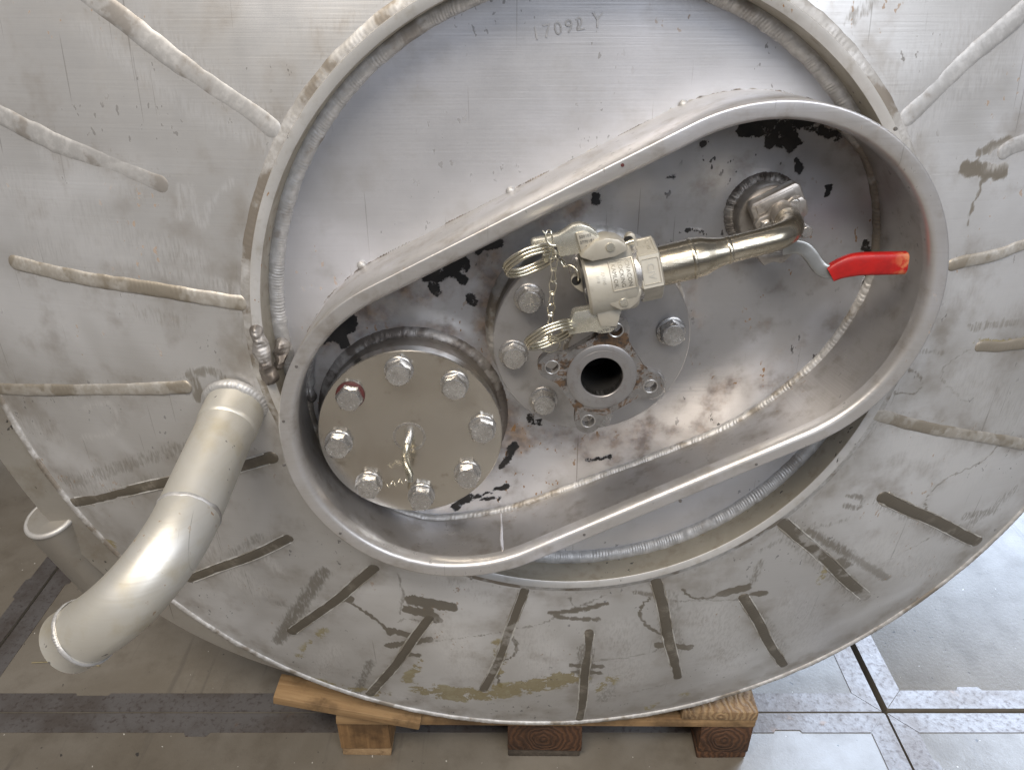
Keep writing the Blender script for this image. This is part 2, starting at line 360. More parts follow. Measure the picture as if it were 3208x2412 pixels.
def strokes(uv, S):
    out = np.zeros(len(uv)); U, V_ = uv[:, 0], uv[:, 1]
    uv = uv + .0016 * np.stack([np.sin(U * 310 + 2.1 * np.sin(V_ * 190) + 1.7 * np.sin(V_ * 83 + U * 61)), np.sin(V_ * 290 + 2.3 * np.sin(U * 170 + 1) + 1.5 * np.sin(U * 97 - V_ * 45))], 1)
    for pts, wd, soft, amp in S:
        pts = np.array(pts, float)
        if 2 < len(pts) < 30: pts = spline(pts, 6)
        lo, hi = pts.min(0) - wd - soft * 2, pts.max(0) + wd + soft * 2
        ix = np.where((uv[:, 0] > lo[0]) & (uv[:, 0] < hi[0]) & (uv[:, 1] > lo[1]) & (uv[:, 1] < hi[1]))[0]
        if len(ix) == 0: continue
        q = uv[ix]; dm = np.full(len(ix), 9.)
        for a, b in zip(pts[:-1], pts[1:]):
            ab = b - a; t = np.clip(((q - a) @ ab) / (ab @ ab + 1e-12), 0, 1); dm = np.minimum(dm, np.linalg.norm(q - a - t[:, None] * ab, axis=1))
        v = np.clip((wd / 2 + soft - dm) / (2 * soft), 0, 1); v = v * v * (3 - 2 * v) * amp
        out[ix] = np.maximum(out[ix], v)
    return out

# ---------------------------------------------------------------- object helpers
def link(name, data, mat=None):
    o = bpy.data.objects.new(name, data); COL.objects.link(o)
    if mat is not None:
        data.materials.clear(); data.materials.append(mat if not isinstance(mat, str) else M[mat])
    return o
def thing(name, label, cat, base=(0, 0, 0), group=None, rot=None, world=False):
    o = bpy.data.objects.new(name, None); COL.objects.link(o); o.empty_display_size = .05
    m = Matrix.Translation(base)
    if rot is not None: m = m @ rot
    o.matrix_world = m if world else MO @ m
    o['label'] = label; o['category'] = cat
    if group: o['group'] = group
    o['_b'] = tuple(base) if (rot is None) else (0., 0., 0.)
    return o
def part(name, me, mat, parent, label=None):
    """me is modelled in the same frame as the thing's base (tank frame, or the thing's own)"""
    o = link(name, me, mat); o.parent = parent
    b = parent.get('_b')
    if b is not None: o.location = (-b[0], -b[1], -b[2])
    if label: o['label'] = label
    return o
def at(name, me, mat, parent, pos, rot=None):
    """shared mesh modelled about its own origin, put at pos (tank frame)"""
    o = link(name, me); 
    if mat and not me.materials: me.materials.append(M[mat])
    o.parent = parent; b = parent.get('_b') or (0, 0, 0)
    o.location = (pos[0] - b[0], pos[1] - b[1], pos[2] - b[2])
    if rot is not None: o.rotation_euler = rot
    return o
def struct(o): o['kind'] = 'structure'; return o

# ================================================================ SETTING: concrete plates with iron edges
XJ, YJ, PS = -1.175, 1.070, 1.957
fl = struct(link('floor', mesh('floor', [(-30, -30, -.03), (30, -30, -.03), (30, 30, -.03), (-30, 30, -.03)], [(0, 1, 2, 3)]), 'concrete'))
def plate(x0, y0, x1, y1):
    p = link('concrete_plate', box('concrete_plate', (x0, y0, -.028), (x1, y1, 0), .0015), 'concrete'); p.parent = fl
    wd = .046; z = .0012
    for side in range(4):
        # iron angle along one side: a strip with a stepped inner edge and mitred ends
        L = (x1 - x0) if side % 2 == 0 else (y1 - y0)
        inner = [(L - wd - .0008, wd)]
        xs = L - wd - .03
        k = 0
        while xs > .35:
            seg = random.uniform(.22, .5); xs2 = max(xs - seg, wd + .02)
            tab = random.uniform(.05, .08)
            inner += [(xs2 + tab, wd), (xs2 + tab - .006, wd + .009), (xs2 + .006, wd + .009), (xs2, wd)] if k % 2 == 0 else [(xs2 + tab, wd), (xs2 + tab - .004, wd - .006), (xs2 + .004, wd - .006), (xs2, wd)]
            xs = xs2 - .02; k += 1
        inner += [(wd + .0008, wd)]
        pts = [(.0014, 0.0005), (L - .0014, 0.0005)] + inner
        V = []
        for a, b in pts:
            X, Y = ((x0 + a, y0 + b), (x1 - b, y0 + a), (x1 - a, y1 - b), (x0 + b, y1 - a))[side]
            V.append((X, Y, z))
        n = len(V); V += [(a, b, -.02) for a, b, _ in V]
        F = [tuple(range(n))] + [(i, i + n, (i + 1) % n + n, (i + 1) % n) for i in range(n)]
        e = link('steel_edge', fixn(mesh('steel_edge', V, F)), 'iron'); e.parent = p
gx = {-2: (.004, .004), -1: (.004, .004), 0: (.003, .003), 1: (.009, .003), 2: (.004, .004)}
for i in range(-2, 3):
    for j in range(-2, 2):
        x0 = XJ + i * PS; x1 = x0 + PS; y0 = YJ + j * PS; y1 = y0 + PS
        g0, g1 = .0035, .0035
        dy0 = .0015; dy1 = .0015
        if i >= 1 and j == 0: dy0 = .009; g0 = .008
        if i >= 1 and j == -1: g0 = .002
        if i == 0: g1 = .006 if j == 0 else .002
        plate(x0 + g0, y0 + dy0, x1 - g1, y1 - dy1)

# ================================================================ TANK
TB = (0., SO, -RO)
tank = thing('steel_tank', 'large stainless steel tank lying on its side on the pallet, dished end facing front', 'tank', TB)
# dished head: fine polar grid so that the pickling-paste strokes stay sharp
nr, nt = 118, 1150
rr = np.linspace(R0 - .004, RO, nr); tt = np.linspace(0, 2 * PI, nt, endpoint=False)
TT, RR = np.meshgrid(tt, rr, indexing='ij')
gnoise = .0007 * np.sin(TT * 7 + 1.3 + RR * 9) * np.sin(RR * 21 + TT * 3) + .0003 * np.sin(TT * 19 + RR * 30)
fade = np.clip((RR - R0) / .05, 0, 1) * np.clip((RO - RR) / .04, 0, 1)
VW = dish(RR) + gnoise * fade
HV = np.stack([RR * np.cos(TT), -VW, RR * np.sin(TT)], -1).reshape(-1, 3)
hm = mesh('dished_head', HV, grid_faces(nt, nr, closed_u=True), 180)
UVH = HV[:, [0, 2]]
SEAMS = [  # end, end, width, material
 ([(-0.5766, 0.3878), (-0.3535, 0.2348)], .0205, 'weld_w'), ([(-0.7172, 0.253), (-0.4948, 0.1733)], .0195, 'weld_w'), ([(-0.7403, 0.0693), (-0.4183, 0.037)], .0175, 'weld_t'),
 ([(-0.8491, -0.1284), (-0.5154, -0.0839)], .0165, 'weld_t'), ([(-0.7779, -0.3261), (-0.4136, -0.1844)], .0145, 'weld_d'), ([(-0.6174, -0.4611), (-0.416, -0.3324)], .0135, 'weld_d'),
 ([(-0.463, -0.5691), (-0.2953, -0.3798)], .0140, 'weld_d'), ([(-0.3515, -0.7545), (-0.2213, -0.4881)], .0135, 'weld_d'), ([(-0.1453, -0.715), (-0.077, -0.4182)], .0130, 'weld_m'),
 ([(0.0327, -0.8375), (0.0261, -0.5235)], .0130, 'weld_d'), ([(0.1962, -0.6982), (0.118, -0.405)], .0150, 'weld_d'), ([(0.3978, -0.7065), (0.2652, -0.4634)], .0145, 'weld_d'),
 ([(0.5035, -0.5287), (0.2903, -0.302)], .0160, 'weld_m'), ([(0.6893, -0.4414), (0.4423, -0.2807)], .0170, 'weld_d'), ([(0.7089, -0.2405), (0.389, -0.1329)], .0165, 'weld_t'),
 ([(0.6297, -0.0559), (0.5233, -0.048)], .0150, 'weld_t'), ([(0.5763, 0.092), (0.449, 0.0691)], .0140, 'weld_t'), ([(0.542, 0.2257), (0.4857, 0.2017)], .0170, 'weld_w'),
 ([(0.5093, 0.3768), (0.348, 0.2427)], .0190, 'weld_w')]
SEAM_LINES = [(pp, wd) for pp, wd, mt in SEAMS]
STAIN = [([(-0.2483, -0.4526), (-0.1906, -0.4647)], 0.02, 0.0027, 0.95), ([(-0.2573, -0.4769), (-0.2233, -0.4859)], 0.016, 0.0027, 0.95), ([(-0.2256, -0.4769), (-0.2126, -0.5005)], 0.0133, 0.0027, 0.95), ([(-0.2924, -0.5327), (-0.2532, -0.5466)], 0.0133, 0.002, 0.95), ([(-0.2969, -0.5786), (-0.2275, -0.5535)], 0.012, 0.002, 0.95), ([(-0.2704, -0.5989), (-0.2489, -0.6009)], 0.0093, 0.002, 0.9), ([(-0.3553, -0.4629), (-0.3373, -0.4767), (-0.3061, -0.5132), (-0.2915, -0.5465)], 0.0053, 0.002, 0.85), ([(-0.3518, -0.458), (-0.3432, -0.4593)], 0.0107, 0.002, 0.9), ([(-0.2656, -0.3956), (-0.2621, -0.4383), (-0.2704, -0.486)], 0.0067, 0.0027, 0.45), ([(-0.2754, -0.5101), (-0.2599, -0.5004), (-0.2348, -0.5068)], 0.0053, 0.0027, 0.5), ([(-0.2179, -0.5567), (-0.1251, -0.5312), (-0.0878, -0.5186), (-0.0502, -0.5069), (-0.0263, -0.4875)], 0.004, 0.002, 0.55), ([(-0.0359, -0.4791), (0.0069, -0.4751), (0.0462, -0.4626)], 0.0107, 0.0027, 0.7), ([(-0.0284, -0.4875), (-0.0035, -0.4954), (0.0375, -0.5001)], 0.0093, 0.0027, 0.65), ([(-0.0091, -0.4432), (0.0028, -0.4658), (0.0473, -0.4407)], 0.0053, 0.0027, 0.5), ([(-0.095, -0.5397), (-0.0872, -0.5707), (-0.0968, -0.5992), (-0.1151, -0.6135), (-0.1184, -0.664), (-0.1129, -0.6975)], 0.0047, 0.002, 0.9), ([(0.0041, -0.6263), (0.0554, -0.6346)], 0.0093, 0.002, 0.95), ([(0.0101, -0.6474), (0.0549, -0.6555)], 0.0087, 0.002, 0.95), ([(0.1158, -0.4538), (0.1038, -0.4752), (0.1104, -0.5074), (0.1286, -0.5339), (0.1433, -0.5484)], 0.0047, 0.002, 0.8), ([(0.1445, -0.5801), (0.2002, -0.5953)], 0.0127, 0.002, 0.95), ([(0.0413, -0.6145), (0.0962, -0.6113), (0.1496, -0.5944)], 0.004, 0.002, 0.6), ([(0.1651, -0.4372), (0.1781, -0.4563), (0.2038, -0.4642), (0.2307, -0.4602), (0.2619, -0.4506)], 0.0047, 0.002, 0.75), ([(0.2301, -0.4568), (0.2688, -0.4473)], 0.0147, 0.0027, 0.9), ([(0.2831, -0.4653), (0.3015, -0.4685)], 0.0107, 0.0027, 0.85), ([(0.1492, -0.464), (0.2594, -0.476)], 0.0047, 0.0027, 0.5), ([(0.0902, -0.4363), (0.1179, -0.4463)], 0.0093, 0.0033, 0.5), ([(0.0803, -0.7423), (0.1852, -0.7077)], 0.0047, 0.0027, 0.4), ([(0.2807, -0.3921), (0.2767, -0.4344)], 0.016, 0.0093, 0.5), ([(0.3322, -0.444), (0.3647, -0.5081), (0.3667, -0.5601)], 0.0093, 0.0053, 0.35), ([(0.2727, -0.367), (0.305, -0.3475)], 0.0133, 0.008, 0.4), ([(0.3443, -0.3365), (0.424, -0.3983), (0.5211, -0.4793)], 0.0173, 0.008, 0.55), ([(0.4168, -0.4145), (0.4329, -0.4286)], 0.016, 0.0033, 0.6), ([(0.4985, -0.4385), (0.581, -0.3909)], 0.0033, 0.002, 0.5), ([(0.6296, -0.2216), (0.6091, -0.2499), (0.5522, -0.2718), (0.5322, -0.302), (0.5383, -0.3285)], 0.004, 0.002, 0.6), ([(0.5184, -0.0488), (0.4857, -0.071), (0.4941, -0.0987), (0.5394, -0.1349)], 0.004, 0.002, 0.45), ([(0.4269, -0.0692), (0.4531, -0.086), (0.4523, -0.1078), (0.4167, -0.1036)], 0.0047, 0.0027, 0.55), ([(0.5087, -0.0177), (0.5801, -0.0184)], 0.0133, 0.0033, 0.45), ([(0.438, -0.0441), (0.4746, -0.0506)], 0.0067, 0.0027, 0.4), ([(0.3881, -0.2736), (0.4157, -0.2824), (0.4159, -0.3021), (0.3906, -0.2916)], 0.0093, 0.004, 0.5), ([(0.6258, -0.3625), (0.6854, -0.368)], 0.0187, 0.008, 0.45), ([(0.3526, -0.3312), (0.4022, -0.3208)], 0.0107, 0.0067, 0.4), ([(0.4611, 0.2048), (0.4973, 0.2196)], 0.012, 0.0027, 0.6), ([(0.4454, 0.1886), (0.4984, 0.1808)], 0.0173, 0.0027, 0.7), ([(0.4747, 0.1766), (0.4682, 0.1513), (0.4643, 0.1214)], 0.0047, 0.002, 0.65), ([(0.2752, 0.3504), (0.2921, 0.3643)], 0.0173, 0.0053, 0.4), ([(-0.5172, -0.0677), (-0.4873, -0.0585), (-0.4685, -0.0657)], 0.0133, 0.0053, 0.5), ([(-0.5082, -0.0771), (-0.5084, -0.0999)], 0.016, 0.004, 0.55), ([(-0.5714, 0.0172), (-0.5082, 0.0068)], 0.0267, 0.012, 0.33), ([(-0.7626, -0.2801), (-0.5493, -0.1832)], 0.0227, 0.0093, 0.42), ([(-0.7644, -0.2896), (-0.6449, -0.2328)], 0.0133, 0.0053, 0.4), ([(-0.3786, -0.4013), (-0.4394, -0.5042), (-0.4888, -0.5976)], 0.0227, 0.0093, 0.55), ([(-0.334, -0.6327), (-0.3744, -0.7537)], 0.0173, 0.008, 0.5), ([(-0.4679, -0.339), (-0.5473, -0.4012)], 0.0173, 0.0067, 0.4), ([(-0.4959, -0.479), (-0.3946, -0.509)], 0.016, 0.0093, 0.4), ([(0.0246, -0.5773), (0.0298, -0.6798)], 0.0267, 0.0053, 0.5), ([(0.142, -0.4543), (0.1731, -0.5937)], 0.04, 0.008, 0.35), ([(0.3066, -0.5264), (0.3753, -0.6372)], 0.0333, 0.012, 0.35), ([(0.067, -0.7514), (0.0851, -0.6854)], 0.0267, 0.0093, 0.4), ([(0.4384, -0.5577), (0.4327, -0.6246), (0.423, -0.6512)], 0.0053, 0.0033, 0.35), ([(0.4038, -0.5111), (0.4012, -0.5608), (0.3846, -0.6398)], 0.0053, 0.0033, 0.4), ([(0.4472, -0.2922), (0.6683, -0.4329)], 0.0307, 0.0093, 0.35), ([(0.3072, -0.3243), (0.4867, -0.5202)], 0.0347, 0.008, 0.35), ([(0.6467, -0.3842), (0.7047, -0.3294)], 0.0267, 0.0133, 0.4), ([(-0.0626, -0.2531), (-0.0496, -0.2616)], 0.004, 0.002, 0.3), ([(0.3503, -0.3215), (0.3159, -0.3637)], 0.0093, 0.0053, 0.35), ([(0.2255, -0.4267), (0.1868, -0.4597)], 0.0267, 0.012, 0.25), ([(-0.2038, -0.4021), (-0.1355, -0.442)], 0.0333, 0.0133, 0.25), ([(-0.7416, -0.294), (-0.5963, -0.242)], 0.0267, 0.0093, 0.3)]
YELLOW = [([(-0.2454, -0.7156), (-0.1806, -0.7271), (-0.0992, -0.7073), (0.0113, -0.6658)], 0.0467, 0.0147, 0.95), ([(-0.5437, -0.6943), (-0.429, -0.722), (-0.3224, -0.7438)], 0.0227, 0.0107, 0.7), ([(-0.115, -0.5603), (-0.1191, -0.6442)], 0.0227, 0.008, 0.75), ([(-0.2505, -0.6224), (-0.2755, -0.6861)], 0.02, 0.008, 0.7), ([(0.0554, -0.7151), (0.0834, -0.6694)], 0.0227, 0.0093, 0.6), ([(-0.4005, -0.5472), (-0.4649, -0.6426)], 0.0133, 0.0093, 0.45), ([(0.2216, -0.7609), (0.1589, -0.8042)], 0.0173, 0.0067, 0.4), ([(0.3953, -0.4081), (0.3942, -0.4621)], 0.0107, 0.0053, 0.5), ([(0.3547, -0.3701), (0.3432, -0.3535)], 0.0093, 0.004, 0.5), ([(-0.7961, -0.3738), (-0.7308, -0.4041)], 0.02, 0.008, 0.55), ([(0.5256, -0.0415), (0.6045, -0.0477)], 0.0093, 0.004, 0.5)]
STAIN = [(p, wd * 1.18, so, am) for p, wd, so, am in STAIN]
YELLOW = YELLOW + []
for pp, _w in SEAM_LINES:
    a, b = np.array(pp[0]), np.array(pp[1]); pe = np.array([-(b - a)[1], (b - a)[0]]); pe /= np.linalg.norm(pe)
    for sg in (-1, 1): STAIN.append(([tuple(a + pe * sg * _w * .70), tuple((a + b) / 2 + pe * sg * _w * .72), tuple(b + pe * sg * _w * .7)], .004, .0045, .42))
STAIN.append(([(.4335 * math.cos(t_), .4335 * math.sin(t_)) for t_ in np.linspace(0, 2 * PI, 120)], .004, .006, .45))
STAIN.append(([(.832 * math.cos(t_), .832 * math.sin(t_)) for t_ in np.linspace(PI * .95, 2.05 * PI, 120)], .006, .010, .35))
POLISH = [([(-0.4792, 0.1739), (-0.4878, 0.1389), (-0.4698, 0.1757), (-0.4669, 0.1354), (-0.4592, 0.1302), (-0.4484, 0.1537), (-0.4171, 0.1824)], 0.008, 0.0033, 0.6), ([(-0.7094, 0.0748), (-0.6225, 0.1014), (-0.5289, 0.1038), (-0.4779, 0.0894)], 0.0307, 0.0147, 0.6), ([(-0.7286, 0.1687), (-0.6475, 0.1535), (-0.5857, 0.1234), (-0.5522, 0.1083)], 0.04, 0.02, 0.5), ([(-0.5825, 0.0836), (-0.4822, 0.0661), (-0.4254, 0.0515)], 0.0173, 0.008, 0.6), ([(-0.6934, 0.1286), (-0.6061, 0.1167)], 0.04, 0.02, 0.4), ([(-0.6896, -0.1367), (-0.6461, -0.1235), (-0.6379, -0.1447), (-0.6571, -0.1741), (-0.7063, -0.1895)], 0.008, 0.004, 0.5), ([(-0.8264, -0.1738), (-0.7537, -0.1933)], 0.0333, 0.0167, 0.4), ([(-0.5002, 0.3512), (-0.4133, 0.2868), (-0.3745, 0.2587)], 0.0267, 0.012, 0.45), ([(-0.5685, 0.342), (-0.4499, 0.2577), (-0.368, 0.2248)], 0.02, 0.0093, 0.4), ([(-0.6527, 0.2072), (-0.5346, 0.164)], 0.02, 0.0093, 0.4), ([(-0.558, -0.3827), (-0.4934, -0.4671)], 0.0467, 0.02, 0.5), ([(-0.3929, -0.5993), (-0.4304, -0.6811)], 0.04, 0.02, 0.4), ([(-0.1955, -0.525), (-0.1699, -0.6459)], 0.06, 0.0233, 0.45), ([(-0.0556, -0.5477), (-0.0359, -0.6758)], 0.0733, 0.0267, 0.45), ([(0.077, -0.5298), (0.1079, -0.6725)], 0.0667, 0.0267, 0.5), ([(0.2177, -0.5105), (0.2869, -0.6594)], 0.08, 0.0267, 0.5), ([(0.3647, -0.5021), (0.4278, -0.6378)], 0.06, 0.0233, 0.45), ([(0.479, -0.3946), (0.6061, -0.4826)], 0.0733, 0.03, 0.5), ([(0.4629, -0.1937), (0.5986, -0.2679)], 0.08, 0.03, 0.45), ([(0.5213, -0.0965), (0.6455, -0.1762)], 0.0533, 0.0233, 0.4), ([(0.4589, 0.0419), (0.5762, 0.0057)], 0.04, 0.0167, 0.4), ([(0.3593, 0.2294), (0.492, 0.3224)], 0.0293, 0.0107, 0.55), ([(0.3321, 0.284), (0.4201, 0.3397)], 0.0467, 0.02, 0.35), ([(0.4838, 0.1965), (0.5307, 0.2183)], 0.0267, 0.0067, 0.6), ([(-0.4736, -0.3688), (-0.4516, -0.406)], 0.02, 0.008, 0.5), ([(-0.323, 0.3554), (-0.2631, 0.3597)], 0.0467, 0.02, 0.4), ([(-0.3393, -0.1027), (-0.3034, -0.1077)], 0.0067, 0.0027, 0.1)]
FILM = []
for k_, (pp, _w) in enumerate(SEAM_LINES):
    a, b = np.array(pp[0]), np.array(pp[1]); FILM.append(([tuple(a), tuple(b)], .030, .022, .75 if k_ > 2 else .35))
FILM.append(([(.44 * math.cos(t_), .44 * math.sin(t_)) for t_ in np.linspace(0, 2 * PI, 120)], .012, .020, .65))
FILM.append(([(.82 * math.cos(t_), .82 * math.sin(t_)) for t_ in np.linspace(PI * 1.02, 1.97 * PI, 120)], .030, .035, .8))
FILM += [([(0.403, 0.0817), (0.4779, -0.0496), (0.4401, -0.115)], 0.04, 0.0267, 0.7), ([(-0.4732, -0.0844), (-0.4082, 0.0104)], 0.04, 0.0267, 0.7), ([(0.4224, -0.1273), (0.3647, -0.2615)], 0.0333, 0.02, 0.6), ([(0.5148, -0.0073), (0.5903, -0.0089)], 0.0333, 0.02, 0.7), ([(-0.4404, -0.4253), (-0.3349, -0.3914)], 0.04, 0.02, 0.5), ([(-0.7473, -0.242), (-0.7226, -0.3563)], 0.04, 0.02, 0.6), ([(-0.7795, -0.1348), (-0.7416, -0.294)], 0.0267, 0.0167, 0.6), ([(0.005, -0.4438), (0.1833, -0.4372)], 0.0267, 0.0167, 0.4)]
setattrf(hm, 'film', strokes(UVH, FILM))
setattrf(hm, 'polish', strokes(UVH, POLISH))
setattrf(hm, 'stain', strokes(UVH, STAIN)); setattrf(hm, 'yellow', strokes(UVH, YELLOW))
head = part('dished_head', hm, 'head', tank)
# shell: cladding starts a little outside the head on its left side
SV, na = [], 360
for i in range(na):
    a = 2 * PI * i / na; deg = math.degrees(a)
    fl_ = .066 * math.exp(-((deg - 193) / 42) ** 4)
    for dr, ww in ((0, -SO - .002), (.004, -SO - .008), (fl_ + .001, -SO - .014), (fl_ + .002, -SO - .05), (fl_ * .6, -SO - .4), (0, -SO - 1.5), (-.3, -SO - 1.62), (-.84, -SO - 1.66)):
        r = RO + dr - .004; SV.append((r * math.cos(a), -ww, r * math.sin(a)))
part('shell', mesh('shell', SV, grid_faces(na, 8, closed_u=True), 40), 'shell', tank)
def ringpath(r, ww, n=400, c=(0, 0), a0=0, a1=2 * PI, closed=True):
    return [(c[0] + r * math.cos(a), -ww, c[1] + r * math.sin(a)) for a in np.linspace(a0, a1, n, endpoint=not closed)]
P = ringpath(RO - .001, -SO + .001, 500)
NN = [(p[0] / RO * .35, -.94, p[2] / RO * .35) for p in P]
part('rim_weld', bead('rim_weld', P, NN, .012, .0055, pitch=.013, rip=.16, wob=.05, lump=.05, closed=True, step=.003, seed=3), 'weld', tank)
P = ringpath(RO + .003, -SO - .005, 500)
part('rim_edge', tube('rim_edge', P, .0042, 8, closed=True), 'ring', tank)
HA, HB, HR = np.array((-.1665, -.1170)), np.array((.1870, .0575)), .2175
def open_hood(me):
    """leave out what would stand inside the oval hood"""
    bm = bmesh.new(); bm.from_mesh(me); ab_ = HB - HA; dead = []
    for f_ in bm.faces:
        q = np.array((f_.calc_center_median().x, f_.calc_center_median().z)); t_ = np.clip(((q - HA) @ ab_) / (ab_ @ ab_), 0, 1)
        if np.linalg.norm(q - HA - t_ * ab_) < HR - .004: dead.append(f_)
    bmesh.ops.delete(bm, geom=dead, context='FACES'); bm.to_mesh(me); bm.free(); return me
# welded ring around the centre plate
ring = part('ring', open_hood(lathe('ring', [(.4165, -.054), (.4165, -.003), (.4155, .0), (.4045, .0), (.4035, -.001)], segs=480, smooth=50)), 'ring', tank)
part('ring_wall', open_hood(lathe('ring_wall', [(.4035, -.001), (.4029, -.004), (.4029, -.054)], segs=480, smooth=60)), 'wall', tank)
P = ringpath(.4215, -.006, 500); NN = [(p[0] / .42 * .25, -.97, p[2] / .42 * .25) for p in P]
part('ring_outer_weld', open_hood(bead('ring_outer_weld', P, NN, .0180, .0022, pitch=.007, rip=.08, wob=.06, lump=.05, closed=True, step=.0024, seed=4)), 'weld', tank)
P = ringpath(.3950, -.0485, 500); NN = [(-p[0] / .4 * .6, -.8, -p[2] / .4 * .6) for p in P]
part('ring_inner_weld', open_hood(bead('ring_inner_weld', P, NN, .0240, .0085, pitch=.007, rip=.08, wob=.05, lump=.03, closed=True, step=.0024, seed=5)), 'weld_w', tank)
# centre plate
pr = [(0., -.050)] + [(x, -.050 + .0001 * math.sin(x * 60)) for x in np.linspace(.02, .40, 40)]
cplate = part('centre_plate', lathe('centre_plate', pr, segs=200, smooth=180), 'disc', tank)
sm_ = text_mesh('stamped_number', '17092', .0200, .0003, 1.25)
sm_.transform(Matrix.Translation((-0.0414, 0.0493, 0.3393)) @ Matrix.Rotation(R_(-11), 4, 'Y') @ TXT)
part('stamped_number', sm_, 'stamp', cplate)
cplate.children[0].location = (0, 0, 0)
sm_ = text_mesh('stamped_letter', 'Y', .022, .0003); sm_.transform(Matrix.Translation((0.0024, 0.0493, 0.3471)) @ TXT)
o = part('stamped_letter', sm_, 'stamp', cplate); o.location = (0, 0, 0)

# radial seams on the head
def on_dish(p, off=0.): 
    r = math.hypot(*p); return (p[0], -(dish(r) + off), p[1])
for k, (pp, wd, mt) in enumerate(SEAMS):
    a, b = np.array(pp[0]), np.array(pp[1]); nseg = 24; perp = np.array([-(b - a)[1], (b - a)[0]]); perp /= np.linalg.norm(perp)
    bow = random.uniform(-.0025, .0025)
    L = [on_dish(a + (b - a) * t + perp * (bow * math.sin(PI * t) + .0012 * math.sin(9 * t + k))) for t in np.linspace(0, 1, nseg)]
    low = mt == 'weld_d'
    part('radial_weld', bead('radial_weld', L, (0, -1, 0), wd * 1.2, wd * (.13 if low else .19 if mt == 'weld_t' else .085), pitch=.0060, rip=.12 if low else .10, wob=.08 if low else .045, lump=.06 if low else .035, seed=20 + k, sink=.0004), mt, tank)
    if low or mt == 'weld_m':
        for sgn in (-1, 1):
            E = [(p[0] + perp[0] * sgn * wd * .61, p[1] - .0002, p[2] + perp[1] * sgn * wd * .61) for p in L[1:-1]]
            part('seam_edge', bead('seam_edge', E, (0, -1, 0), .0022, .0012, pitch=.004, rip=.5, wob=.45, seed=60 + 2 * k + sgn, sink=.0004, nx=5, step=.0022), 'edge', tank)
# rough re-welded spots beside the hood's left end
for k, (pts, wd, hh_) in enumerate((([(-0.4089, -0.0, 0.0123), (-0.4094, -0.004, -0.0138), (-0.406, -0.006, -0.0413), (-0.4035, -0.004, -0.0694)], .020, .010), ([(-0.39, 0.026, -0.0172), (-0.3915, 0.02, -0.0339), (-0.3955, 0.01, -0.0553)], .016, .009))):
    part('rough_weld', bead('rough_weld', spline(pts, 10), (0, -1, 0), wd, hh_, pitch=.006, rip=.15, wob=.22, lump=.24, seed=90 + k, sink=.003), 'weld_k', tank)

# ---- oval hood
def stadium(off, n=360):
    ab = HB - HA; L = np.linalg.norm(ab); e = ab / L; nn = np.array((-e[1], e[0])); r = HR + off
    S = 2 * L + 2 * PI * HR; out = []
    for s in np.linspace(0, S, n, endpoint=False):
        if s < L: out.append(HA + e * s + nn * r)
        elif s < L + PI * HR: a = (s - L) / HR; out.append(HB + r * (nn * math.cos(a) + e * math.sin(a)))
        elif s < 2 * L + PI * HR: out.append(HB - e * (s - L - PI * HR) - nn * r)
        else: a = (s - 2 * L - PI * HR) / HR; out.append(HA + r * (-nn * math.cos(a) - e * math.sin(a)))
    return np.array(out)
WB = -.045
BACK = spline(np.array([(-0.3866, -0.1131), (-0.386, -0.1856), (-0.3515, -0.2556), (-0.2821, -0.3019), (-0.2014, -0.3125), (-0.1262, -0.3072), (-0.0648, -0.2893), (0.0356, -0.2479), (0.1334, -0.2075), (0.2275, -0.1592), (0.3131, -0.08), (0.3532, -0.0118), (0.3708, 0.0518), (0.3648, 0.1182), (0.3442, 0.181), (0.3123, 0.2219), (0.2652, 0.251), (0.206, 0.2606), (0.143, 0.2389), (0.0147, 0.1786), (-0.1259, 0.1124), (-0.2558, 0.0516), (-0.3186, 0.0059)]), 16, True)
hc = (HA + HB) / 2
def by_angle(poly, ref):
    """points of the closed curve poly in the directions of the points of ref, seen from the hood's axis line"""
    out = []
    ab = HB - HA
    for q in ref:
        t = np.clip(((q - HA) @ ab) / (ab @ ab), 0, 1); o_ = HA + ab * t; dq = q - o_; dq = dq / np.linalg.norm(dq)
        rel = poly - o_; al = rel @ dq; cr = np.abs(rel @ np.array((-dq[1], dq[0]))); cr[al < 0] = 9
        k = np.argsort(cr)[:2]; wts = 1 / (cr[k] + 1e-6); out.append(o_ + dq * ((al[k] * wts).sum() / wts.sum()))
    return np.array(out)
NH = 480
WRM = .065
prof = [(0, -.0505), (.0, .0), (.0, WRM - .0012), (-.0010, WRM - .0002), (-.0025, WRM), (-.0125, WRM - .0002), (-.0160, WRM - .0012), (-.0185, WRM - .0036), (-.0200, WRM - .0075), (-.0206, WRM - .012), (-.0208, WRM - .018)]
rings = [np.hstack([stadium(o_, NH), np.full((NH, 1), -ww)]) for o_, ww in prof]
back = by_angle(BACK, stadium(0, NH))
inw = stadium(-.013, NH); wq = np.clip((back[:, 0] + .25) / .10, 0, 1)[:, None]; wq = wq * wq * (3 - 2 * wq); back = inw * (1 - wq) + back * wq
for _ in range(10): back = (np.roll(back, 1, 0) + 2 * back + np.roll(back, -1, 0)) / 4
inn = stadium(-.0208, NH)
for t_ in (.25, .5, .75, .93, 1.): rings.append(np.hstack([inn * (1 - t_) + back * t_, np.full((NH, 1), -((WRM - .018) * (1 - t_) + WB * t_))]))
HVt = np.stack(rings, 1)[:, :, [0, 2, 1]].reshape(-1, 3)
hood = part('oval_hood', fixn(mesh('oval_hood', HVt, grid_faces(NH, len(rings), closed_u=True), 50)), 'hood', tank)
bw = np.hstack([back, np.full((NH, 1), 0)])[:, [0, 2, 1]]; bw[:, 1] = -(WB + .002)
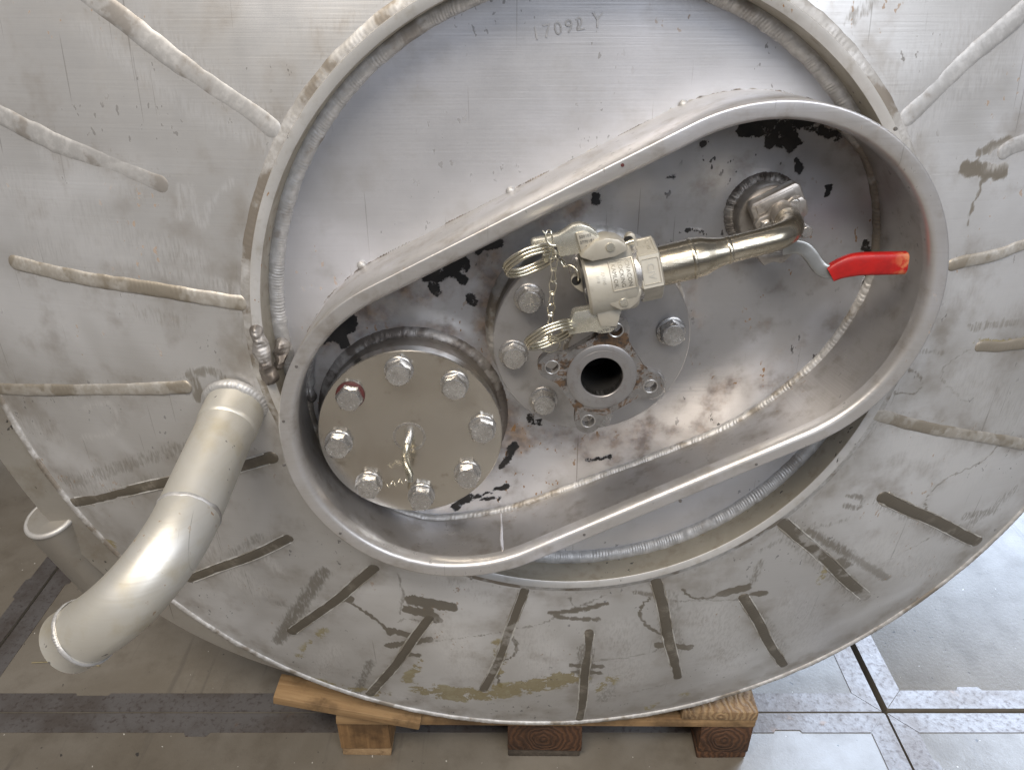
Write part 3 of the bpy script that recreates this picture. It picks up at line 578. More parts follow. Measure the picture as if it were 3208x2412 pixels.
nb = (hc - back); nb /= np.linalg.norm(nb, axis=1)[:, None]; NNb = np.stack([nb[:, 0] * .6, np.full(NH, -.8), nb[:, 1] * .6], 1)
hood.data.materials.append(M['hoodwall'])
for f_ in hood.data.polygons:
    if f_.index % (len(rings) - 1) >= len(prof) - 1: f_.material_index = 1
ks = int(np.argmin(np.linalg.norm(back - np.array((-0.1091, -0.3028)), axis=1)))
sw_ = [(inn[ks] * (1 - t_) + back[ks] * t_, (WRM - .018) * (1 - t_) + WB * t_) for t_ in np.linspace(-.02, .96, 12)]
nw_ = hc - back[ks]; nw_ = nw_ / np.linalg.norm(nw_)
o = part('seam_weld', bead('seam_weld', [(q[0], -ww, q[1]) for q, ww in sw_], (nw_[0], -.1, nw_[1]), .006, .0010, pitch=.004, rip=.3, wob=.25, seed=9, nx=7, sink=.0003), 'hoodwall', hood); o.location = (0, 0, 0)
o = part('hood_weld', bead('hood_weld', bw, NNb, .0155, .0066, pitch=.0105, rip=.10, wob=.06, lump=.04, closed=True, step=.0019, seed=7), 'weld', hood); o.location = (0, 0, 0)
jt = stadium(.001, 500); NNj = stadium(1.0, 500) - stadium(0, 500)
o = part('joint_weld', bead('joint_weld', np.stack([jt[:, 0], np.full(500, .0502), jt[:, 1]], 1), np.stack([NNj[:, 0] * .7, np.full(500, -.7), NNj[:, 1] * .7], 1), .004, .0018, pitch=.004, rip=.5, wob=.5, closed=True, step=.003, seed=8, nx=5), 'weld_k', hood); o.location = (0, 0, 0)
def blob(name, r, fl_=.6, seed=0, sub=2):
    bm = bmesh.new(); bmesh.ops.create_icosphere(bm, subdivisions=sub, radius=r); g = random.Random(seed)
    for v in bm.verts: v.co *= g.uniform(.9, 1.1); v.co.y *= fl_
    me = bpy.data.meshes.new(name); bm.to_mesh(me); bm.free(); me.shade_smooth(); return me
for k, p in enumerate([(-0.0947, 0.048, 0.1603), (0.1073, 0.048, 0.2579), (-0.2826, 0.048, 0.0699)]):
    o = part('tack_weld', blob('tack_weld', .0062, .7, k), 'weld_w', hood); o.location = p
holes = [(0.2146, -0.0655, -0.165), (0.1217, -0.0655, -0.2193), (-0.0027, -0.0655, -0.269), (-0.3833, -0.0655, -0.151), (-0.3757, -0.0655, -0.0887), (-0.3512, -0.0655, -0.0164), (-0.1546, -0.0655, -0.338), (-0.3239, -0.0655, -0.2569), (0.3064, -0.0655, 0.2451), (0.0194, -0.0655, 0.2106)]
for k, p in enumerate(holes):
    o = link('drill_hole', lathe('drill_hole', [(0, .0002), (.0018, .0002), (.0022, -.002)], segs=12), 'mark' if k != 9 else 'redwash'); o.parent = hood; o.location = p
# back plate inside the hood
n1, n2 = 300, 46
bk = by_angle(BACK, stadium(0, n1)); ab = HB - HA
cen = []
for q in stadium(0, n1):
    t_ = np.clip(((q - HA) @ ab) / (ab @ ab), 0, 1); cen.append(HA + ab * t_)
cen = np.array(cen); BV = []
gx_, gz_ = np.meshgrid(np.arange(-.37, .40, .003), np.arange(-.34, .28, .003), indexing='ij')
pts = np.stack([gx_.ravel(), gz_.ravel()], 1)
# keep grid cells within the hood's outer wall
tq = np.clip(((pts - HA) @ ab) / (ab @ ab), 0, 1); dq = np.linalg.norm(pts - HA - tq[:, None] * ab, axis=1)
ins = dq < HR - .004
idx = -np.ones(len(pts), int); idx[ins] = np.arange(ins.sum()); nI, nJ = gx_.shape
FB = []
I2 = idx.reshape(nI, nJ)
for i in range(nI - 1):
    for j in range(nJ - 1):
        q = (I2[i, j], I2[i + 1, j], I2[i + 1, j + 1], I2[i, j + 1])
        if min(q) >= 0: FB.append(tuple(int(x) for x in q))
pk = pts[ins]
bpm = mesh('back_plate', np.stack([pk[:, 0], np.full(len(pk), -WB), pk[:, 1]], 1), FB, 180)
BLACK = [([(0.1837, 0.2308), (0.2122, 0.2369)], 0.0153, 0.0029, 0.9), ([(0.2056, 0.2254), (0.2155, 0.2147)], 0.0082, 0.0029, 0.8), ([(0.2146, 0.2358), (0.2385, 0.2177)], 0.02, 0.0041, 0.72), ([(0.2308, 0.242), (0.2959, 0.2226)], 0.0106, 0.0035, 0.72), ([(0.2509, 0.1928), (0.2544, 0.1852)], 0.0071, 0.0018, 0.9), ([(0.2932, 0.1626), (0.2958, 0.1547)], 0.0065, 0.0018, 0.9), ([(0.1282, 0.1117), (0.1412, 0.1104)], 0.0071, 0.0018, 0.62), ([(0.3546, 0.0899), (0.3627, 0.0795)], 0.0082, 0.0024, 0.8), ([(-0.1356, 0.0885), (-0.1077, 0.0994)], 0.0082, 0.0024, 0.85), ([(-0.2001, 0.0551), (-0.1557, 0.0714)], 0.0153, 0.0041, 0.78), ([(-0.1948, 0.0446), (-0.1894, 0.034)], 0.0094, 0.0029, 0.75), ([(-0.1649, 0.0595), (-0.1564, 0.0502)], 0.0106, 0.0035, 0.7), ([(-0.1482, 0.0252), (-0.1442, 0.0189)], 0.0106, 0.0029, 0.75), ([(0.0079, 0.1543), (0.0116, 0.1475)], 0.0082, 0.0024, 0.72), ([(-0.3375, -0.0208), (-0.3067, -0.0058)], 0.02, 0.0035, 0.88), ([(-0.3188, -0.0264), (-0.3138, -0.0363)], 0.0094, 0.0029, 0.7), ([(-0.1078, -0.2284), (-0.0919, -0.1951)], 0.0088, 0.0029, 0.72), ([(-0.1769, -0.2943), (-0.1561, -0.2786)], 0.0118, 0.0029, 0.75), ([(-0.1453, -0.2773), (-0.0987, -0.2609)], 0.0053, 0.0018, 0.72), ([(-0.1394, -0.2856), (-0.1157, -0.2822)], 0.0047, 0.0018, 0.6), ([(-0.0693, -0.1503), (-0.0596, -0.1578)], 0.0094, 0.0024, 0.75), ([(0.0143, -0.2223), (0.0473, -0.2154)], 0.0047, 0.0018, 0.62), ([(0.3673, 0.033), (0.3749, 0.0702)], 0.0094, 0.0024, 0.6), ([(0.1319, 0.2143), (0.1372, 0.2164)], 0.0059, 0.0024, 0.6), ([(0.0965, 0.1751), (0.1019, 0.1778)], 0.0047, 0.0018, 0.55), ([(-0.374, -0.0856), (-0.3838, -0.1417)], 0.0082, 0.0024, 0.6)]
BROWN = [([(-0.1089, 0.0887), (-0.1797, 0.0536), (-0.2771, 0.0052), (-0.3285, -0.0327)], 0.0471, 0.0176, 0.62), ([(-0.121, 0.0527), (-0.1353, -0.0767)], 0.0353, 0.0141, 0.75), ([(-0.1109, -0.1334), (-0.0853, -0.193)], 0.0412, 0.0141, 0.85), ([(-0.3191, -0.0595), (-0.2431, -0.0212), (-0.1648, -0.0291), (-0.1232, -0.0977)], 0.0271, 0.0094, 0.6), ([(-0.0659, -0.171), (0.0, -0.1951), (0.0976, -0.1748)], 0.0412, 0.0176, 0.5), ([(0.1972, -0.1257), (0.2775, -0.0573)], 0.0529, 0.0235, 0.35), ([(-0.032, -0.2327), (0.1636, -0.1764)], 0.0353, 0.0176, 0.4), ([(0.0047, 0.151), (-0.0515, 0.1231)], 0.0235, 0.0118, 0.5), ([(0.1418, 0.0364), (0.1594, -0.0151)], 0.0294, 0.0147, 0.4), ([(0.2753, 0.2406), (0.3273, 0.203)], 0.0235, 0.0118, 0.5)]
BLACK = [(p, wd * 1.3, so, min(.95, am * 1.08)) for p, wd, so, am in BLACK]; BROWN = [(p, wd, so, am * .85) for p, wd, so, am in BROWN]
setattrf(bpm, 'black', strokes(pk, BLACK)); setattrf(bpm, 'brown', strokes(pk, BROWN))
part('back_plate', bpm, 'back', tank)
# rough weld inside the hood's left end
part('rough_weld', bead('rough_weld', spline([(-0.3598, 0.036, -0.048), (-0.3644, 0.04, -0.0698), (-0.3668, 0.042, -0.0981), (-0.3656, 0.042, -0.1191)], 10), (0, -1, 0), .014, .009, pitch=.007, rip=.2, wob=.2, lump=.2, seed=95, sink=.002), 'weld_k', tank)

# flange necks welded to the back plate
BC, BR, BW = (-.2295, -.1415), .1203, .012
FC, FR, FWd = (.0030, -.0125), .1228, .016
for (c, r, wtop, seed) in ((BC, BR, BW, 31), (FC, FR, FWd, 32)):
    nk = part('flange_neck', lathe('flange_neck', [(r - .002, -.046), (r - .002, wtop - .019), (r - .008, wtop - .019), (r - .008, wtop - .0125), (r - .06, wtop - .0125)], c, 120), 'neck', tank)
    P = ringpath(r + .003, -.0435, 360, c); NN = [((p[0] - c[0]) / r * .6, -.8, (p[2] - c[1]) / r * .6) for p in P]
    o = part('neck_weld', bead('neck_weld', P, NN, .020, .0060, pitch=.011, rip=.03, wob=.06, lump=.025, closed=True, step=.0024, seed=seed), 'weld_k' if seed == 31 else 'weld', nk); o.location = (0, 0, 0)

# ---- bent outlet pipe welded to the head on the left
p0 = np.array(on_dish((-.458, -.107), -.004)); p1 = np.array((-0.4735, -0.15, -0.1602))
ax = (p1 - p0) / np.linalg.norm(p1 - p0); tgt = np.array((-.80, 0, -.60)); tgt = tgt - ax * (tgt @ ax); tgt /= np.linalg.norm(tgt)
ER = .114; arc = [p1 + ER * (ax * math.sin(a) + tgt * (1 - math.cos(a))) for a in np.linspace(0, R_(80), 26)]
tg = ax * math.cos(R_(80)) + tgt * math.sin(R_(80)); PRD = .0362
outlet = part('outlet_pipe', tube('outlet_pipe', resample([p0 + ax * .045, p1], .01), PRD, 48, caps=False, smooth=180), 'pipe', tank)
def sub(name, me, mat): o = link(name, me, mat); o.parent = outlet; return o
sl = [p0 - ax * .01, p0 + ax * .040, p0 + ax * .044, p0 + ax * .0465]
sub('sleeve', tube('sleeve', sl, [PRD + .0020, PRD + .0020, PRD + .0016, PRD], 48, caps=False, smooth=60), 'pipe')
sub('elbow', tube('elbow', np.vstack([arc, [arc[-1] + tg * .020]]), PRD, 48, caps=False, smooth=180), 'pipe')
e0 = arc[-1] + tg * .020
sub('end_collar', tube('end_collar', [e0 - tg * .002, e0, e0 + tg * .003, e0 + tg * .005, e0 + tg * .026, e0 + tg * .027, e0 + tg * .010], [PRD, PRD + .0018, PRD + .0018, PRD + .0006, PRD + .0006, PRD - .002, PRD - .002], 48, caps=True, smooth=40), 'pipe')
def around(c, axv, r, n=160):
    a_ = np.cross(axv, (0, 0, 1)); a_ /= np.linalg.norm(a_); b_ = np.cross(axv, a_)
    return np.array([c + r * (a_ * math.cos(t) + b_ * math.sin(t)) for t in np.linspace(0, 2 * PI, n, endpoint=False)])
cw = around(p0 + ax * .006, ax, PRD + .004); NN = cw - (p0 - ax * .02)
sub('pipe_weld', bead('pipe_weld', cw, NN, .014, .0060, pitch=.007, rip=.14, wob=.08, lump=.05, closed=True, step=.0016, seed=41), 'weld_w')
for c_, a_ in ((p1, ax),):
    cw = around(c_, a_, PRD); sub('butt_weld', bead('butt_weld', cw, cw - c_, .0055, .0011, pitch=.004, rip=.3, wob=.2, closed=True, step=.002, seed=42, nx=7, sink=.0002), 'weld_w')
cw = around(e0 + tg * .001, tg, PRD + .0012); sub('end_weld', bead('end_weld', cw, cw - e0, .006, .0018, pitch=.004, rip=.3, wob=.25, closed=True, step=.002, seed=43, nx=7, sink=.0003), 'weld_w')

# ---- leg tube and socket at the shell's lower left
la, lb = np.array((-0.8947, 0.15, -0.1961)), np.array((-0.8293, 0.15, -0.3701))
la2 = la - (lb - la)
sk = np.array((-0.8037, 0.2, -0.534))
dl = (sk - lb) / np.linalg.norm(sk - lb)
leg = part('leg_socket', tube('leg_socket', [lb - dl * .004, lb + dl * .02, lb + dl * .12, sk], [.041, .042, .042, .042], 40, smooth=40), 'shell', tank)
o = part('socket_ring', tube('socket_ring', around(lb, dl, .0385, 60), .0048, 10, closed=True), 'ring', leg); o.location = (0, 0, 0)

# ================================================================ bolts
def bolt_mesh(af, hgt):
    V = []; rc = af / math.sqrt(3)
    for rad, ww in ((rc, 0), (rc, hgt * .78)):
        for k in range(24):
            a = 2 * PI * k / 24; s6 = math.cos(PI / 6) / math.cos((a % (PI / 3)) - PI / 6); V.append((rad * s6 * math.cos(a), -ww, rad * s6 * math.sin(a)))
    for rad, ww in ((af * .475, hgt), (af * .44, hgt + .0003)):
        for k in range(24):
            a = 2 * PI * k / 24; V.append((rad * math.cos(a), -ww, rad * math.sin(a)))
    F = grid_faces(4, 24, closed_v=True); F.append(tuple(range(72, 96)))
    return fixn(mesh('bolt', V, F, 25))
BOLT = bolt_mesh(.030, .0135); BOLT2 = bolt_mesh(.0285, .0135); WASH = lathe('washer', [(.010, .0), (.0182, .0), (.0186, .0008), (.0182, .003), (.0176, .0034), (.010, .0034)], segs=40)
def marking(name, rows):
    bm = bmesh.new()
    for s, size, (x, z), ang in rows:
        t_ = text_mesh(name, s, size, .0002); t_.transform(Matrix.Translation((x, 0, z)) @ Matrix.Rotation(-ang, 4, 'Y') @ TXT); bm.from_mesh(t_); bpy.data.meshes.remove(t_)
    me = bpy.data.meshes.new(name); bm.to_mesh(me); bm.free(); return me
MK1 = marking('marking', [('A4-70', .0062, (0, .0075), 0), ('THE', .0062, (0, -.0078), 0)])
MK2 = marking('marking', [('A', .005, (-.0075, .005), .6), ('2', .005, (-.0095, 0), 1.0), ('7', .005, (.007, .006), -.6), ('0', .005, (.0095, .001), -1.1), ('O', .005, (.003, -.009), 2.8), ('C', .005, (-.004, -.0085), 3.4)])
def add_bolt(root, pos, me, mk, mkmat, rot, wash=True, washmat='bolt', mkrot=None):
    b = at('bolt', me, 'bolt', root, (pos[0], pos[1] - .0032, pos[2]), (0, rot, 0))
    if wash:
        wm_ = WASH if washmat == 'bolt' else WASH.copy()
        if washmat != 'bolt': wm_.materials.clear()
        q = at('washer', wm_, washmat, b, (0, 0, 0)); q.location = (0, .0032, 0)
    m = at('marking', mk, mkmat, b, (0, 0, 0)); m.location = (0, -.0139, 0); m.rotation_euler = (0, (mkrot or 0) - rot, 0)
    return b

# ================================================================ BLIND FLANGE
bf = thing('blind_flange', 'round polished blind flange with eight bolts and a cut cable at its centre', 'flange', (BC[0], -BW + .016, BC[1]))
part('plate', lathe('plate', [(0, BW), (BR - .0012, BW), (BR, BW - .0012), (BR, BW - .0165), (BR - .012, BW - .0178), (0, BW - .0178)], BC, 160, 40), 'blind', bf)
for k in range(8):
    a = R_(5.5 + 45 * k); r = .0945
    redw = k == 3
    b = add_bolt(bf, (BC[0] + r * math.cos(a), -BW, BC[1] + r * math.sin(a)), BOLT, MK2, 'markp', random.uniform(0, 1), True, 'redwash' if redw else 'bolt', random.uniform(-2, 2))
    if redw: b['label'] = 'bolt with a dark red washer'
GC = (-0.2314, -0.1441)
part('groove_ring', tube('groove_ring', ringpath(.0208, BW + .0001, 60, GC), .0007, 6, closed=True), 'bolt', bf)
part('groove_ring', tube('groove_ring', ringpath(.0189, BW + .0001, 60, GC), .0005, 6, closed=True), 'bolt', bf)
cab = part('cut_cable', tube('cut_cable', spline([(-0.2314, -0.01, -0.1403), (-0.2317, -0.022, -0.1418), (-0.2328, -0.032, -0.1442), (-0.2336, -0.04, -0.1498), (-0.2349, -0.045, -0.1571), (-0.233, -0.047, -0.1684), (-0.2304, -0.045, -0.181), (-0.2307, -0.042, -0.1915)], 8), .0040, 12), 'tube', bf)
cp = spline([(-0.2328, -0.033, -0.145), (-0.2336, -0.04, -0.1498), (-0.2349, -0.045, -0.1571), (-0.233, -0.047, -0.1684), (-0.2304, -0.045, -0.181), (-0.2307, -0.042, -0.1915)], 30)
nturn = 26; hel = []
Tc = np.gradient(cp, axis=0); Tc /= np.linalg.norm(Tc, axis=1)[:, None]
for i in range(nturn * 14):
    t_ = i / (nturn * 14 - 1) * (len(cp) - 1); k = int(t_); fr = t_ - k; c_ = cp[k] * (1 - fr) + cp[min(k + 1, len(cp) - 1)] * fr; T_ = Tc[k]
    A_ = np.cross(T_, (1, 0, 0)); A_ /= np.linalg.norm(A_); B_ = np.cross(T_, A_); an = 2 * PI * i / 14
    hel.append(c_ + .0043 * (A_ * math.cos(an) + B_ * math.sin(an)))
def csub(name, me, mat): o = link(name, me, mat); o.parent = cab; return o
csub('spiral_sheath', tube('spiral_sheath', hel, .0010, 6), 'wire')
csub('ferrule', tube('ferrule', [(-0.2313, -0.012, -0.142), (-0.2315, -0.024, -0.142), (-0.2327, -0.0335, -0.1448)], .0053, 20, smooth=40), 'bolt')
csub('wire_core', tube('wire_core', [(-0.2306, -0.042, -0.19), (-0.2317, -0.041, -0.1978), (-0.2329, -0.04, -0.2056)], .0024, 12), 'tube')
ca, cb = np.array((-0.2331, -0.042, -0.1921)), np.array((-0.2647, -0.036, -0.2038))
cur = [ca + (cb - ca) * t_ + (.0042 - .001 * t_) * np.array((.2 * math.sin(2 * PI * 3.2 * t_), math.cos(2 * PI * 3.2 * t_), math.sin(2 * PI * 3.2 * t_))) for t_ in np.linspace(0, 1, 90)]
csub('curled_wire', tube('curled_wire', cur, .0010, 8), 'wire')

# ================================================================ OUTLET FLANGE with square connection
of = thing('outlet_flange', 'round dull steel flange carrying a square four-hole pipe stub with rusty face', 'flange', (FC[0], -FWd + .016, FC[1]))
part('plate', lathe('plate', [(0, FWd), (FR - .0012, FWd), (FR, FWd - .0012), (FR, FWd - .0165), (FR - .012, FWd - .0178), (0, FWd - .0178)], FC, 160, 40), 'flange', of)
for k in range(8):
    a = R_(8 + 45 * k); r = .0985
    add_bolt(of, (FC[0] + r * math.cos(a), -FWd, FC[1] + r * math.sin(a)), BOLT2, MK1, 'markp', random.uniform(0, 1), True, 'bolt', (-.5, 0, 0, -1.0, .1, .8, 0, .6)[k])
SC, SW = (0.0036, -0.0205), .100
def square_flange():
    """rounded four-lug flange with real bolt holes, bore and raised face"""
    ang0 = R_(77); R1, lugr, body = .0590, .0165, .0465
    n = 240
    def outline(a):
        d_ = body
        best = 0
        for k in range(4):
            la_ = ang0 + k * PI / 2; dx = math.cos(a - la_); s_ = R1 * dx; q = R1 * R1 - s_ * s_
            if dx > 0 and q < lugr * lugr: best = max(best, s_ + math.sqrt(lugr * lugr - q))
        # straight flank between neighbouring lugs, slightly hollow
        m = ((a - ang0 + PI / 4) % (PI / 2)) - PI / 4
        dl_ = PI / 4 - abs(m)
        flank = .0470 / math.cos(min(abs(dl_), R_(34))) if abs(dl_) < R_(34) else 0
        return max(d_, best, flank)
    out = np.array([outline(2 * PI * i / n) for i in range(n)])
    for _ in range(8): out = (np.roll(out, 1) + 2 * out + np.roll(out, -1)) / 4
    bm = bmesh.new()
    def loop(pts, y): return [bm.verts.new((p[0], y, p[1])) for p in pts]
    def edges(vs_): return [bm.edges.new((vs_[i], vs_[(i + 1) % len(vs_)])) for i in range(len(vs_))]
    O_ = [(SC[0] + out[i] * math.cos(2 * PI * i / n), SC[1] + out[i] * math.sin(2 * PI * i / n)) for i in range(n)]
    B_ = [(SC[0] + .0242 * math.cos(2 * PI * i / 64), SC[1] + .0242 * math.sin(2 * PI * i / 64)) for i in range(64)]
    H_ = [[(SC[0] + R1 * math.cos(ang0 + k * PI / 2) + .0074 * math.cos(2 * PI * i / 24), SC[1] + R1 * math.sin(ang0 + k * PI / 2) + .0074 * math.sin(2 * PI * i / 24)) for i in range(24)] for k in range(4)]
    th = .013
    for y in (-SW, -SW + th):
        es = []
        for lp in [O_, B_] + H_: es += edges(loop(lp, y))
        bmesh.ops.triangle_fill(bm, use_beauty=True, use_dissolve=False, edges=es)
    bm.verts.ensure_lookup_table(); tot = len(bm.verts) // 2; vsl = list(bm.verts); k0 = 0
    for lp in [O_, B_] + H_:
        m = len(lp)
        for i in range(m):
            a, b = k0 + i, k0 + (i + 1) % m
            bm.faces.new((vsl[a], vsl[b], vsl[tot + b], vsl[tot + a]))
        k0 += m
    bmesh.ops.recalc_face_normals(bm, faces=bm.faces)
    me = bpy.data.meshes.new('square_flange'); bm.to_mesh(me); bm.free(); me.shade_smooth(); me.set_sharp_from_angle(angle=R_(35)); return me
def rusty():
    t = NT('rusty_cast_flange'); c = t.coord(); n = t.noise(c, 38, 7, .72, .5); m = t.noise(c, 120, 5, .7)
    sep = t.node('ShaderNodeVectorMath', {'operation': 'DISTANCE'}); t.put(sep.inputs[0], t.node('ShaderNodeTexCoord').outputs['Object']); sep.inputs[1].default_value = (SC[0], -SW, SC[1])
    rim = t.ma('SUBTRACT', 1., t.sm(t.ma('ABSOLUTE', t.ma('SUBTRACT', sep.outputs['Value'], .047)), .002, .017))
    lugs = t.sm(sep.outputs['Value'], .044, .060)
    k = t.sm(t.ma('ADD', t.ma('MULTIPLY_ADD', rim, .11, n), t.ma('MULTIPLY', lugs, .06)), .575, .655)
    col = t.mix(t.sm(m, .4, .7), (.36, .35, .345), (.27, .255, .24)); col = t.mix(k, col, t.mix(t.sm(m, .42, .62), (.10, .058, .03), (.03, .024, .02)))
    return t.done(col, t.ma('MULTIPLY_ADD', k, .3, .40), t.ma('MULTIPLY_ADD', k, -.75, .85), t.bump(n, .3, .003))
M['rusty'] = rusty()
sqf = part('square_flange', square_flange(), 'rusty', of)
o = part('raised_face', lathe('raised_face', [(.0242, SW - .002), (.0244, SW + .0010), (.0250, SW + .0016), (.0330, SW + .0016), (.0332, SW + .0013), (.0390, SW + .0013), (.0405, SW + .0005), (.0408, SW - .001)], SC, 96, 30), 'cast', sqf); o.location = (0, 0, 0)
for k in range(4):
    c_ = (SC[0] + .059 * math.cos(R_(77) + k * PI / 2), SC[1] + .059 * math.sin(R_(77) + k * PI / 2))
    o = part('hole_chamfer', lathe('hole_chamfer', [(.0073, SW - .001), (.0073, SW + .0002), (.0080, SW + .0005), (.0088, SW + .0002), (.0088, SW - .001)], c_, 32), 'bolt', sqf); o.location = (0, 0, 0)
stub = [(.0242, SW - .001), (.0242, FWd - .01), (.0242, FWd - .012)]
part('stub_bore', lathe('stub_bore', stub, SC, 64), 'black', of)
part('stub_tube', lathe('stub_tube', [(.031, FWd - .001), (.031, SW - .03), (.034, SW - .018), (.040, SW - .0125), (.026, SW - .0126)], SC, 64, 40), 'flange', of)
part('bore_floor', lathe('bore_floor', [(0, FWd + .002), (.0243, FWd + .002)], SC, 32), 'black', of)
P = ringpath(.033, FWd + .001, 160, SC); part('stub_weld', bead('stub_weld', P, [((p[0] - SC[0]) * 20, -.7, (p[2] - SC[1]) * 20) for p in P], .009, .0045, closed=True, seed=51), 'weld', of)

# ================================================================ BALL VALVE on its boss
VC = (0.2178, 0.1327)
vt = thing('ball_valve', 'steel ball valve on a welded round boss with red handled lever', 'valve', (VC[0], .045, VC[1]))
boss = part('boss', lathe('boss', [(0, -.012), (.0385, -.012), (.0398, -.0135), (.0398, -.046)], VC, 80, 35), 'valve', vt)
P = ringpath(.0430, -.0435, 200, VC); NN = [((p[0] - VC[0]) * 14, -.8, (p[2] - VC[1]) * 14) for p in P]
o = part('boss_weld', bead('boss_weld', P, NN, .0165, .0062, pitch=.010, rip=.10, wob=.08, lump=.06, closed=True, step=.0018, seed=61), 'weld_k', boss); o.location = (0, 0, 0)
tilt = R_(27)
def rpoly(c, pts, ang=tilt): return [(c[0] + x * math.cos(ang) - z * math.sin(ang), c[1] + x * math.sin(ang) + z * math.cos(ang)) for x, z in pts]
V1 = (0.2172, 0.1507)
part('body', prism('body', rpoly(V1, [(-.031, -.026), (.027, -.026), (.031, -.020), (.031, .013), (.026, .018), (-.027, .018), (-.031, .013)]), -.013, .006, .003), 'valve', vt)
part('name_pad', prism('name_pad', rpoly(V1, [(-.025, .002), (.022, .002), (.022, .014), (-.025, .014)]), .005, .0075, .0008), 'valve', vt)
V2 = (0.2181, 0.1401)
part('gland_flange', prism('gland_flange', rpoly(V2, [(-.030, -.004), (-.030, .006), (-.023, .011), (-.012, .010), (-.004, .016), (.008, .016), (.018, .012), (.030, .012), (.034, .004), (.030, -.006), (.018, -.010), (.008, -.018), (-.008, -.018), (-.020, -.010)]), .003, .013, .002), 'valve', vt)
VB = bolt_mesh(.0135, .008)
for p in [(0.2296, -0.013, 0.1565), (0.2013, -0.013, 0.1303), (0.253, -0.004, 0.1218)]:
    at('bolt', VB, 'bolt', vt, p, (random.uniform(-.1, .1), random.uniform(0, 1), 0))
part('lower_ear', prism('lower_ear', [(0.2012, 0.0901), (0.215, 0.0928), (0.2375, 0.0942), (0.2464, 0.1027), (0.245, 0.0901), (0.234, 0.0798), (0.2234, 0.0823), (0.2116, 0.0772)], -.025, .0, .002), 'valve', vt)
part('side_ear', prism('side_ear', [(0.2393, 0.1365), (0.2511, 0.1319), (0.262, 0.124), (0.2661, 0.1194), (0.263, 0.1116), (0.2547, 0.1106), (0.2443, 0.1152)], -.025, .0015, .002), 'valve', vt)
part('stem_neck', tube('stem_neck', [(0.2216, -0.012, 0.1434), (0.2202, -0.024, 0.142), (0.219, -0.034, 0.1407)], [.0165, .0165, .0155], 32), 'valve', vt)
# flat bent lever
lp = spline([(0.219, -0.03, 0.1082), (0.2323, -0.034, 0.1113), (0.2429, -0.036, 0.1085), (0.251, -0.038, 0.1012), (0.2596, -0.04, 0.0906), (0.2676, -0.042, 0.0844), (0.2783, -0.043, 0.0834), (0.2942, -0.043, 0.0866)], 8)
def strap(name, P, hw, th, round_=.0):
    P = np.array(P); T = np.gradient(P, axis=0); T /= np.linalg.norm(T, axis=1)[:, None]; V = []; hw = np.broadcast_to(hw, (len(P),)); th = np.broadcast_to(th, (len(P),))
    for p, t_, h_, k_ in zip(P, T, hw, th):
        N_ = np.array((0, -1., 0)); B_ = np.cross(t_, N_); B_ /= np.linalg.norm(B_); N_ = np.cross(B_, t_)
        for j in range(16):
            a = 2 * PI * (j + .5) / 16; ca, sa = math.cos(a), math.sin(a); e_ = 2 / 4.5
            V.append(p + B_ * (h_ * math.copysign(abs(ca) ** e_, ca)) + N_ * (k_ * math.copysign(abs(sa) ** e_, sa)))
    F = grid_faces(len(P), 16, closed_v=True); F.append(tuple(range(16))); F.append(tuple((len(P) - 1) * 16 + j for j in range(16)))
    return fixn(mesh(name, V, F, 50))
lev = part('lever', strap('lever', lp, .0085, .0032), 'lever', vt)
gp = spline([(0.2745, -0.043, 0.0801), (0.2855, -0.044, 0.087), (0.3032, -0.045, 0.0921), (0.3304, -0.045, 0.0928), (0.3528, -0.044, 0.0927), (0.3637, -0.044, 0.0931)], 8)
s_ = np.linspace(0, 1, len(gp)); gh = .0095 + .0038 * np.clip(s_ * 3, 0, 1); gh = gh * np.sqrt(np.clip((1.0 - s_) / .07, .12, 1)); gt = .0065 * np.sqrt(np.clip((1.0 - s_) / .05, .15, 1))
part('grip', strap('grip', gp, gh, gt), 'red', vt, 'worn red plastic grip')

# ================================================================ BENT PIPE between valve and coupling
W3 = .088
bp = thing('bent_pipe', 'short steel pipe with welded reducer and elbow running into the ball valve', 'pipe', (0.1496, -0.088, 0.1261))
ra_, rb_ = np.array((0.0582, -0.088, 0.1053)), np.array((0.1358, -0.088, 0.1234))
tt_ = np.linspace(0, 1, 60); rp_ = ra_ + (rb_ - ra_) * tt_[:, None]
rd_ = np.interp(tt_, [0, .55, .66, .80, .92, 1.0], [.0222, .0224, .0214, .0178, .0153, .0148])
for _ in range(4): rd_[1:-1] = (rd_[:-2] + 2 * rd_[1:-1] + rd_[2:]) / 4
part('reducer', tube('reducer', rp_, rd_, 40, smooth=60), 'tube', bp)
ec = resample(spline([(0.1328, -0.088, 0.1227), (0.1535, -0.088, 0.1278), (0.1741, -0.088, 0.1329), (0.1896, -0.0855, 0.1367), (0.2029, -0.076, 0.1391), (0.2126, -0.06, 0.1405), (0.2166, -0.046, 0.1416), (0.2188, -0.034, 0.1418)], 10), .003)
part('elbow_tube', tube('elbow_tube', ec, .0146, 40, smooth=60), 'tube', bp)
ta_ = (rb_ - ra_) / np.linalg.norm(rb_ - ra_)
for c_, r in ((ra_ + (rb_ - ra_) * .50, .0224), (rb_, .0148)):
    cw = around(c_, ta_, r, 90)
    part('ring_weld', bead('ring_weld', cw, cw - c_, .0050, .0008, closed=True, seed=70, nx=7, sink=.0002, wob=.2), 'tube', bp)

